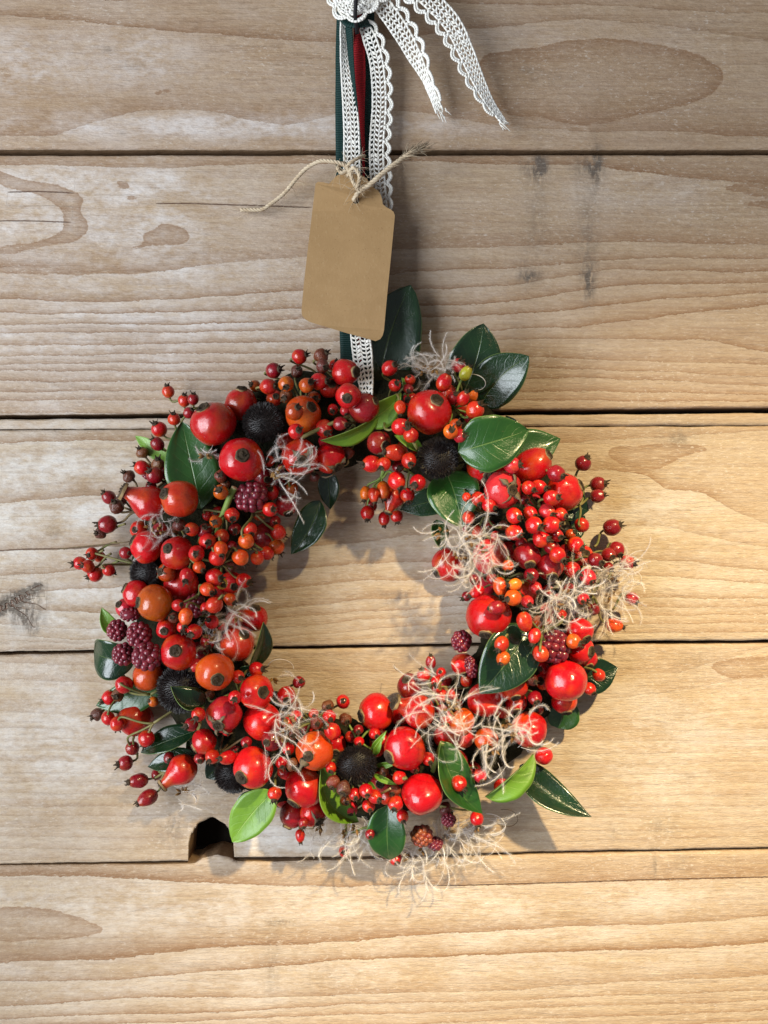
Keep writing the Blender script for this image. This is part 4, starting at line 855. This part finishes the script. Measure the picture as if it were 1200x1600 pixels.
# ---- blackberries
ico = None
def blackberry(x, y, rx, ry, h, mat, ang=0.0, n=44):
    mb = MB(); p = at(x, y, h); k = PX * (D - h) / D; r0 = .27 * min(rx, ry) * k * 1.05
    sv, sf = lathe([(math.sin(math.pi * i / 7), -math.cos(math.pi * i / 7)) for i in range(8)], 10)
    mb.add([p + Vector((q[0] * rx * .8 * k, q[2] * rx * .8 * k, q[1] * ry * .8 * k)) for q in sv], sf)
    for i in range(n):
        z = 1 - 2 * (i + .5) / n; q = math.sqrt(1 - z * z); a = i * 2.399963 + .1 * rng.random()
        X, Y, Z = q * math.cos(a) * rx * .78 * k, z * ry * .78 * k, q * math.sin(a) * min(rx, ry) * .78 * k
        if Z < -.6 * rx * k: continue
        c, s = math.cos(ang), math.sin(ang); c0 = p + l2w((X * c - Y * s, X * s + Y * c, Z)); rr = r0 * rng.uniform(.82, 1.15)
        mb.add([c0 + Vector(v) * rr for v in sv], sf)
    return part('blackberry', mb.mesh('blackberry', mat))
for (x, y, rx, ry, h, m, a) in ((392, 776, 27, 24, .038, M_BLACKB, .4), (721, 1002, 16, 18, .030, M_BLACKB, 0), (866, 1010, 25, 27, .036, M_BLACKB, .3), (183, 985, 16, 17, .024, M_BLACKB, 0), (218, 992, 20, 21, .034, M_BLACKB, 0), (193, 1022, 17, 18, .028, M_BLACKB, 0),
                                (230, 1026, 25, 22, .040, M_BLACKB, 0), (203, 960, 17, 11, .030, M_BLACKB, 0), (305, 946, 17, 19, .034, M_BLACKB, .3), (701, 1281, 12, 11, .022, M_BLACKB, 0), (659, 1306, 18, 17, .020, M_BLACKR, 0), (680, 1318, 13, 11, .018, M_BLACKB, 0),
                                (736, 1042, 10, 20, .036, M_BLACKB, .2), (236, 738, 14, 14, .018, M_BLACKB, 0)):
    blackberry(x, y, rx, ry, h, m, a)

# ---- feathery clematis seed heads
def plume_head(x, y, h, R, n, bias=None, droop=0.0, seeds=True, fuzz=1.0):
    """n feathery awns, each a curling stalk with fine hairs, round a knot of seeds"""
    mb = MB(); p = at(x, y, h); k = PX * (D - h) / D
    for i in range(int(n * .62) + 1):
        a = rng.uniform(0, 2 * math.pi) if bias is None else bias + rng.gauss(0, 1.0)
        L = R * k * rng.uniform(.5, 1.2); out = rng.uniform(.1, .9)
        d = Vector((math.cos(a), 0, -math.sin(a))); up = Vector((0, -1, 0)); sd = Vector((-d.z, 0, d.x)) * rng.choice((-1, 1))
        sgn = rng.choice((-1, 1)); cr = rng.uniform(.2, 2.1); pts = []; N = 15
        dirv = (d + up * out).normalized(); q = p + Vector((rng.uniform(-1, 1), rng.uniform(-.4, .3), rng.uniform(-1, 1))) * .40 * R * k
        ph = rng.uniform(0, 6.28); w = rng.uniform(1.5, 4.0)
        for s in range(N):
            t = s / (N - 1); pts.append(q.copy())
            sd = up.cross(dirv).normalized() * sgn
            dirv = (dirv + sd * cr * .085 * (.5 + 1.3 * t) - up * .10 * out + Vector((0, 0, -droop * .08)) + Vector((rng.uniform(-1, 1), rng.uniform(-1, 1), rng.uniform(-1, 1))) * .025).normalized()
            q = q + dirv * L / (N - 1)
            if q.y > -.0015: q.y = -.0015
        mb.tube(pts, [.00007 * (1 - .6 * s / N) for s in range(N)], 4, 0, False)
        pl0 = rng.uniform(0, 6.28)
        nh = int(280 * fuzz)
        for s in range(nh):
            t = (.12 + .88 * s / nh) * (N - 1.001); i0 = int(t); f = t - i0
            c = pts[i0].lerp(pts[i0 + 1], f); tg = (pts[i0 + 1] - pts[i0]).normalized()
            o1 = tg.orthogonal().normalized(); ang = pl0 + (s % 2) * math.pi + rng.gauss(0, .45); nn = o1 * math.cos(ang) + tg.cross(o1) * math.sin(ang)
            hl = rng.uniform(.0017, .0034) * (1 - .60 * t / N) * min(1.0, R / 40)
            e = c + (nn * .70 + tg * .71).normalized() * hl; wv = tg.cross(nn) * .000018
            md = c.lerp(e, .55) + nn * hl * .08
            mb.add([c - wv, c + wv, md + wv * .8, md - wv * .8, e], [(0, 1, 2, 3), (3, 2, 4)])
    if seeds:
        for i in range(5):
            a = rng.uniform(0, 6.28); b = rng.uniform(.2, 1.2); d = Vector((math.cos(a) * math.cos(b), -math.sin(b), math.sin(a) * math.cos(b)))
            c = p + d * .0010; L = rng.uniform(.0022, .0036)
            mb.tube([c, c + d * L * .5, c + d * L], [.0003, .00075, .0001], 6, 1)
    o = part('clematis_seed_head', mb.mesh('clematis_seed_head', [M_PLUME, M_SEED], True)); return o
for (x, y, h, R, n, *rest) in ((680, 575, .026, 46, 40), (660, 580, .024, 40, 22), (440, 742, .046, 66, 24, .35), (432, 736, .046, 50, 10, -1.6), (322, 712, .040, 44, 9, 2.4), (238, 822, .036, 52, 14, None), (250, 830, .036, 46, 8, 1.2),
                               (735, 842, .046, 72, 44), (752, 858, .046, 66, 34, 1.4), (690, 832, .036, 40, 6, 2.8), (716, 870, .044, 60, 20, 1.8), (880, 930, .036, 66, 40), (915, 940, .030, 66, 40), (955, 930, .020, 62, 34), (930, 905, .024, 60, 24), (865, 945, .042, 56, 24, 1.7), (960, 905, .020, 60, 18, -.6),
                               (700, 1108, .050, 78, 34), (706, 1102, .050, 84, 16, 1.9), (690, 1072, .044, 56, 14, 3.2), (800, 1150, .046, 58, 22), (805, 1150, .046, 66, 12, -1.2), (770, 1170, .046, 60, 18, 2.4), (790, 1130, .046, 50, 10, 3.3), (770, 1060, .040, 44, 6, -1.0),
                               (455, 1128, .048, 62, 24, -.5), (448, 1120, .048, 60, 14, 2.6), (440, 1150, .048, 70, 6, 1.3), (425, 1058, .026, 40, 8, None), (372, 962, .036, 54, 26), (325, 1000, .034, 40, 18), (336, 980, .034, 44, 10, 0.0),
                               (556, 1292, .016, 56, 26, 1.7), (540, 1300, .014, 50, 14, 2.2), (660, 1326, .012, 64, 40), (700, 1300, .014, 66, 34, .4), (740, 1290, .012, 62, 26, .5), (640, 1338, .010, 56, 22, .6), (620, 1290, .020, 40, 8, 2.0), (285, 1238, .010, 44, 14, .4), (500, 1290, .010, 50, 8, 1.0), (420, 1260, .008, 40, 4, 1.5)):
    plume_head(x, y, h, R, n, rest[0] if rest else None)
# long curly loose hairs
mb_n = 0
for (x, y, h, r) in ((765, 1292, .008, 26), (745, 1300, .008, 30), (790, 1280, .008, 20), (960, 905, .014, 24), (985, 905, .010, 18), (440, 1045, .022, 22), (205, 870, .012, 24), (630, 1040, .016, 16), (740, 600, .024, 20)):
    mb = MB(); pts = []; a0 = rng.uniform(0, 6.28); tot = rng.uniform(2.5, 5.5)
    for i in range(22):
        t = i / 21; rr = r * (1 - .35 * t); pts.append(at(x + rr * math.cos(a0 + tot * t) * (1 + .3 * t), y + rr * .8 * math.sin(a0 + tot * t), h + .003 * math.sin(t * 5)))
    mb.tube(pts, [.00016] * 21 + [.00005], 4); part('tendril', mb.mesh('tendril', M_STEMB if rng.random() < .5 else M_PLUME))

# ------------------------------------------------------------------ hanging ribbons and lace
def catmull(P, per=10):
    P = [Vector(p) for p in P]; Q = [P[0] * 2 - P[1]] + P + [P[-1] * 2 - P[-2]]; out = []
    for i in range(1, len(Q) - 2):
        for s in range(per):
            t = s / per; a, b, c, d = Q[i - 1], Q[i], Q[i + 1], Q[i + 2]
            out.append(.5 * ((2 * b) + (c - a) * t + (2 * a - 5 * b + 4 * c - d) * t * t + (3 * b - a - 3 * c + d) * t ** 3))
    out.append(P[-1]); return out
class Strip:
    """a ribbon laid along px points (x, y, h mm, width px, turn deg about its length)"""
    def __init__(s, pts, per=12):
        C = catmull([tuple(at(p[0], p[1], p[2] / 1000)) for p in pts], per); n = len(C)
        ts = np.linspace(0, len(pts) - 1, n)
        s.w = np.interp(ts, range(len(pts)), [p[3] * PX for p in pts]); s.a = np.radians(np.interp(ts, range(len(pts)), [p[4] for p in pts]))
        s.C = C; s.len = [0.0]
        for i in range(1, n): s.len.append(s.len[-1] + (C[i] - C[i - 1]).length)
        s.S, s.N = [], []
        for i in range(n):
            t = (C[min(i + 1, n - 1)] - C[max(i - 1, 0)]).normalized(); o = Vector((0, -1, 0)); o = o - t * o.dot(t)
            o = o.normalized() if o.length > 1e-6 else Vector((1, 0, 0)); R = Matrix.Rotation(s.a[i], 3, t)
            s.N.append(R @ o); s.S.append(R @ (o.cross(t).normalized()) * -1)
    def pt(s, l, v, lift=0.0):
        i = int(np.clip(np.searchsorted(s.len, l) - 1, 0, len(s.C) - 2)); f = min(1, max(0, (l - s.len[i]) / max(1e-9, s.len[i + 1] - s.len[i])))
        return s.C[i].lerp(s.C[i + 1], f) + s.S[i].lerp(s.S[i + 1], f) * (v * .5 * (s.w[i] * (1 - f) + s.w[i + 1] * f)) + s.N[i].lerp(s.N[i + 1], f) * lift
hang = bpy.data.objects.new('hanging_ribbon', None); COL.objects.link(hang); hang.location = at(558, 600, .01)
tag(hang, 'hanging strands of dark green and red ribbon with white lace, above the wreath', 'ribbon')
HINV = Matrix.Translation(-hang.location)
def hpart(name, me):
    o = link(name, me, hang); o.matrix_parent_inverse = HINV; return o
def ribbon(pts, mat, name='ribbon'):
    s = Strip(pts); m = MB(); n = len(s.C); th = .00022; vs = []; uv = []
    for lift in (th, -th):
        for i in range(n):
            for j in range(5):
                v = -1 + j * .5; vs.append(s.C[i] + s.S[i] * (v * .5 * s.w[i]) + s.N[i] * lift); uv.append((s.len[i] / .00105, v))
    fs = []; K = n * 5
    for i in range(n - 1):
        for j in range(4):
            a = i * 5 + j; f = (a, a + 1, a + 6, a + 5); fs += [f, tuple(x + K for x in reversed(f))]
        a = i * 5; fs.append((a, a + 5, a + 5 + K, a + K)); a = i * 5 + 4; fs.append((a + 5, a, a + K, a + 5 + K))
    me = bpy.data.meshes.new(name); me.from_pydata([tuple(v) for v in vs], [], fs); me.materials.append(mat)
    me.polygons.foreach_set('use_smooth', [True] * len(fs)); ul = me.uv_layers.new(name='UVMap')
    vi = np.empty(len(me.loops), np.int32); me.loops.foreach_get('vertex_index', vi); ul.data.foreach_set('uv', np.array(uv, np.float32)[vi].ravel()); me.update()
    return hpart(name, me)
def lace(pts, rows=4, scallop=1, cell=7.4, name='lace', fray=False):
    """netted cotton lace: thread mesh with a scalloped, eyeleted edge on one side (scallop = +-1, 0 for none)"""
    s = Strip(pts); m = MB(); L = s.len[-1]; c = cell * PX; nu = int(L / c); tr = .00040
    v0, v1 = (-1.0, 1.0) if not scallop else ((-1.0, .30) if scallop > 0 else (-.30, 1.0))
    J = lambda: rng.uniform(-.05, .05)
    def seg(a, b, r=tr, mid=None, n=5):
        P = [s.pt(a[0], a[1], rng.uniform(0, .0002))] + ([s.pt(mid[0], mid[1], .0002)] if mid else []) + [s.pt(b[0], b[1], rng.uniform(0, .0002))]
        m.tube(P, r, n)
    V = [v0 + (v1 - v0) * j / rows for j in range(rows + 1)]
    for i in range(nu):
        for j in range(rows + 1):
            sh = .5 * c * (j % 2); a = i * c + sh
            if a + c > L: continue
            seg((a, V[j] + J() * .5), (a + c, V[j] + J() * .5), tr * (1.25 if j in (0, rows) else .95), (a + c / 2, V[j] + (.06 if j not in (0, rows) else 0)))
            if j < rows:
                b = a + (c * .5 if j % 2 == 0 else -c * .5)
                if 0 <= b <= L: seg((a, V[j]), (b, V[j + 1]), tr * 1.25)
                b2 = b + c * .35
                if 0 <= b2 <= L and rng.random() < .10: seg((a + c * .3, V[j]), (b2, V[j + 1]), tr)
    if scallop:
        per = 3.1 * c * rng.uniform(.95, 1.1); k = int(L / per); e = v1 if scallop > 0 else v0; out = 1.0 if scallop > 0 else -1.0
        for i in range(k):
            a = i * per
            arc = [(a + per * t, e + (out - e) * (.38 + .62 * math.sin(math.pi * t) ** .9)) for t in [q / 8 for q in range(9)]]
            for q in range(8):
                m.tube([s.pt(*arc[q], .0001), s.pt(*arc[q + 1], .0001)], tr * 1.5, 5)
                ins = lambda z: (z[0] + (a + per * .5 - z[0]) * .22, e + (z[1] - e) * .70)
                m.tube([s.pt(*ins(arc[q]), .0001), s.pt(*ins(arc[q + 1]), .0001)], tr * 1.1, 5)
                seg(arc[q], ins(arc[q]), tr * .9)
            seg((a, e), (a + per * .12, e + (out - e) * .25), tr * 1.8)
    if fray:
        for i in range(16):
            v = rng.uniform(-.9, .9); l = L - rng.uniform(0, .002); p = s.pt(l, v); d = (s.C[-1] - s.C[-3]).normalized()
            m.tube([p, p + (d + Vector((rng.uniform(-.6, .6), rng.uniform(-.4, 0), rng.uniform(-.6, .6)))) * rng.uniform(.001, .0035)], tr * .5, 4)
    return hpart(name, m.mesh(name, M_LACE))
ribbon([(541, -40, 9, 20, 5), (537, 28, 9, 22, 5), (533, 120, 6, 18, 20), (536, 260, 6, 22, 0), (541, 420, 8, 24, 0), (544, 520, 12, 26, 0), (545, 575, 20, 24, 0), (548, 620, 26, 22, 0)], M_GREEN)
ribbon([(577, -40, 7, 18, -10), (575, 40, 7, 20, -10), (577, 120, 5, 18, -20), (573, 260, 4, 18, 0), (566, 420, 6, 22, 0), (562, 540, 10, 26, 0), (562, 600, 16, 26, 0), (564, 660, 14, 24, 0), (564, 705, 8, 22, 0)], M_GREEN)
ribbon([(560, -30, 6, 16, 20), (561, 45, 7, 18, 15), (562, 120, 7, 18, 10), (562, 190, 6, 15, 10), (563, 260, 6, 14, 0), (560, 420, 8, 16, 0), (557, 560, 14, 16, 0), (557, 610, 18, 14, 0)], M_RED)
ribbon([(544, -20, 12, 14, 30), (545, 35, 13, 14, 40), (550, 110, 12, 11, 50), (557, 190, 10, 10, 45), (561, 245, 9, 10, 30), (560, 330, 9, 12, 10)], M_GREEN)
lace([(540, 30, 11, 16, -30), (538, 70, 11, 14, -40), (544, 130, 11, 19, -5), (549, 200, 11, 22, 0), (550, 270, 11, 24, 0), (553, 400, 11, 26, 0), (562, 510, 15, 28, 5), (567, 560, 21, 28, 10), (572, 605, 24, 20, 20), (568, 650, 20, 18, 10), (563, 700, 8, 20, 0)], 4, 0)
lace([(570, 36, 11, 20, 20), (583, 60, 11, 30, 10), (594, 100, 9, 30, 5), (598, 160, 7, 31, -5), (594, 230, 7, 32, -5), (596, 280, 8, 32, 5), (601, 330, 8, 26, 30), (600, 372, 7, 14, 50)], 3, -1)
# bow: knot, loops going up out of the picture, two tails
lace([(523, -14, 16, 30, 10), (536, 12, 18, 34, 15), (556, 18, 19, 30, 0), (574, 8, 18, 34, -20), (588, -12, 15, 34, -20)], 5, 1, name='lace_bow')
lace([(520, -60, 12, 34, 0), (534, -20, 17, 36, 10), (545, 8, 18, 34, 20), (556, 14, 18, 26, 0)], 5, -1, name='lace_bow')
lace([(560, 8, 17, 30, 0), (580, -6, 18, 36, 0), (612, -30, 16, 38, 0), (640, -60, 12, 38, 0)], 5, 1, name='lace_bow')
ribbon([(530, -6, 13, 22, 0), (545, 4, 15, 24, 0), (562, 0, 15, 24, 0)], M_RED)
ribbon([(533, 20, 12, 18, 0), (545, 33, 14, 18, 0), (560, 36, 15, 14, 0), (576, 34, 12, 16, 0)], M_GREEN)
lace([(584, -20, 15, 34, 0), (606, 8, 16, 38, 5), (632, 46, 14, 36, 10), (654, 88, 12, 30, 30), (668, 122, 10, 18, 50), (680, 150, 9, 15, 30), (691, 176, 7, 17, 0)], 4, -1, name='lace_tail', fray=True)
lace([(622, -30, 14, 38, 0), (660, -2, 17, 40, 0), (700, 40, 16, 38, 5), (722, 82, 14, 34, 0), (740, 122, 12, 30, -10), (762, 162, 10, 22, -20), (787, 194, 8, 12, -20)], 4, 1, name='lace_tail', fray=True)
mb = MB(); mb.tube(catmull([tuple(at(557, -30, .022)), tuple(at(556, 4, .023)), tuple(at(555, 26, .020)), tuple(at(558, 52, .013))], 6), .0009, 8); hpart('cord', mb.mesh('cord', M_CORD))

# ------------------------------------------------------------------ the tag
tagt = bpy.data.objects.new('gift_tag', None); COL.objects.link(tagt); tagt.location = at(540, 520, .02)
tag(tagt, 'blank brown kraft card tag tied with frayed jute twine below the lace bow', 'tag')
TINV = Matrix.Translation(-tagt.location)
def tpart(name, me):
    o = link(name, me, tagt); o.matrix_parent_inverse = TINV; return o
OUT = parse("493,287 497,284 506,285 514,287 518,283 522,278 527,274 533,272 543,271 556,272 568,275 574,280 578,288 584,293 591,298 595,304 597,311 598,319 604,324 610,327 615,331 617,337 616,348 611,400 605,460 600,516 598,524 594,530 587,533 580,531 540,520 500,508 484,503 477,499 472,493 471,485 475,440 482,380 488,330")
def th_(x, y): return .0135 + .0085 * (y - 271) / 262 + .0022 * math.sin((x - 471) / 146 * math.pi) * .6
hc = (556, 313); hr = 5.5
import bmesh
from mathutils.geometry import tessellate_polygon
n = len(OUT); hole = [(hc[0] + hr * math.cos(-2 * math.pi * k / 16), hc[1] + hr * math.sin(-2 * math.pi * k / 16)) for k in range(16)]
allp = OUT + hole
tris = tessellate_polygon([[Vector((x, y, 0)) for x, y in OUT], [Vector((x, y, 0)) for x, y in hole]])
mb = MB(); N = len(allp); TH = .00055
mb.v = [tuple(at(x, y, th_(x, y))) for x, y in allp] + [tuple(at(x, y, th_(x, y) - TH)) for x, y in allp]
def orient(t):
    (x0, y0), (x1, y1), (x2, y2) = (allp[i] for i in t); return t if (x1 - x0) * (y2 - y0) - (x2 - x0) * (y1 - y0) < 0 else (t[0], t[2], t[1])
for t in tris:
    t = orient(tuple(t)); mb.f += [t, tuple(i + N for i in reversed(t))]; mb.m += [0, 0]
for i in range(n): mb.f.append((i, (i + 1) % n, (i + 1) % n + N, i + N)); mb.m.append(1)
for i in range(16): mb.f.append((n + i, n + (i + 1) % 16, n + (i + 1) % 16 + N, n + i + N)); mb.m.append(1)
tpart('card', mb.mesh('card', [M_CARD, M_EDGE], False))
def twine(pts, r=.0009, frays=30, taper=True, endfray=0, side=1):
    C = catmull([tuple(at(*p)) for p in pts], 10); m = MB(); n = len(C); up = Vector((0, -1, 0)); ln = 0
    for ply in range(3):
        P = []; ln = 0
        for i in range(n):
            t = (C[min(i + 1, n - 1)] - C[max(i - 1, 0)]).normalized(); ln += (C[i] - C[i - 1]).length if i else 0
            a = ln / .0050 * 6.28 + ply * 2.094; o = t.orthogonal().normalized(); P.append(C[i] + (o * math.cos(a) + t.cross(o) * math.sin(a)) * r * .55)
        m.tube(P, r * .62, 6)
    for i in range(frays):
        j = rng.randrange(1, n - 1); t = (C[j + 1] - C[j - 1]).normalized(); d = (Vector((rng.gauss(0, 1), rng.gauss(0, .6), rng.gauss(0, 1))) + t * rng.uniform(-1, 1)).normalized(); L = rng.uniform(.002, .009)
        q = C[j]; P = [q, q + d * L * .4 + Vector((0, 0, -L * .03)), q + d * L * .75 + t * L * .15, q + d * L + t * L * .35 + Vector((0, 0, -L * .12))]
        m.tube(P, [.00010, .00009, .00007, .00004], 4)
    for i in range(endfray):
        t = (C[-1] - C[-6]).normalized(); q = C[-1] - t * rng.uniform(0, .011); d = (t + Vector((rng.gauss(0, .28), rng.gauss(0, .2), rng.gauss(0, .28)))).normalized(); L = rng.uniform(.004, .009)
        m.tube([q, q + d * L * .5, q + d * L + Vector((rng.gauss(0, .0006), 0, rng.gauss(0, .0006)))], [.00020, .00015, .00006], 4)
    return tpart('twine', m.mesh('twine', M_TWINE))
twine([(553, 313, .0115), (554, 310, .018), (562, 299, .020), (575, 291, .021), (592, 276, .022), (612, 260, .022), (636, 243, .021), (655, 234, .019)], .00105, 40, endfray=120)
twine([(562, 299, .019), (553, 286, .020), (546, 268, .020), (538, 258, .020), (522, 253, .020), (500, 252, .018), (480, 262, .015), (464, 278, .012), (444, 302, .008), (424, 318, .006), (410, 327, .005), (392, 328, .004), (376, 328, .003)], .00085, 40)
twine([(540, 262, .020), (548, 254, .022), (560, 247, .021), (570, 243, .018)], .0007, 14)
twine([(543, 275, .019), (553, 262, .022), (562, 276, .022), (558, 296, .021), (568, 290, .020)], .00085, 24)
twine([(538, 254, .016), (528, 262, .018), (534, 270, .019), (548, 262, .020)], .0008, 24)
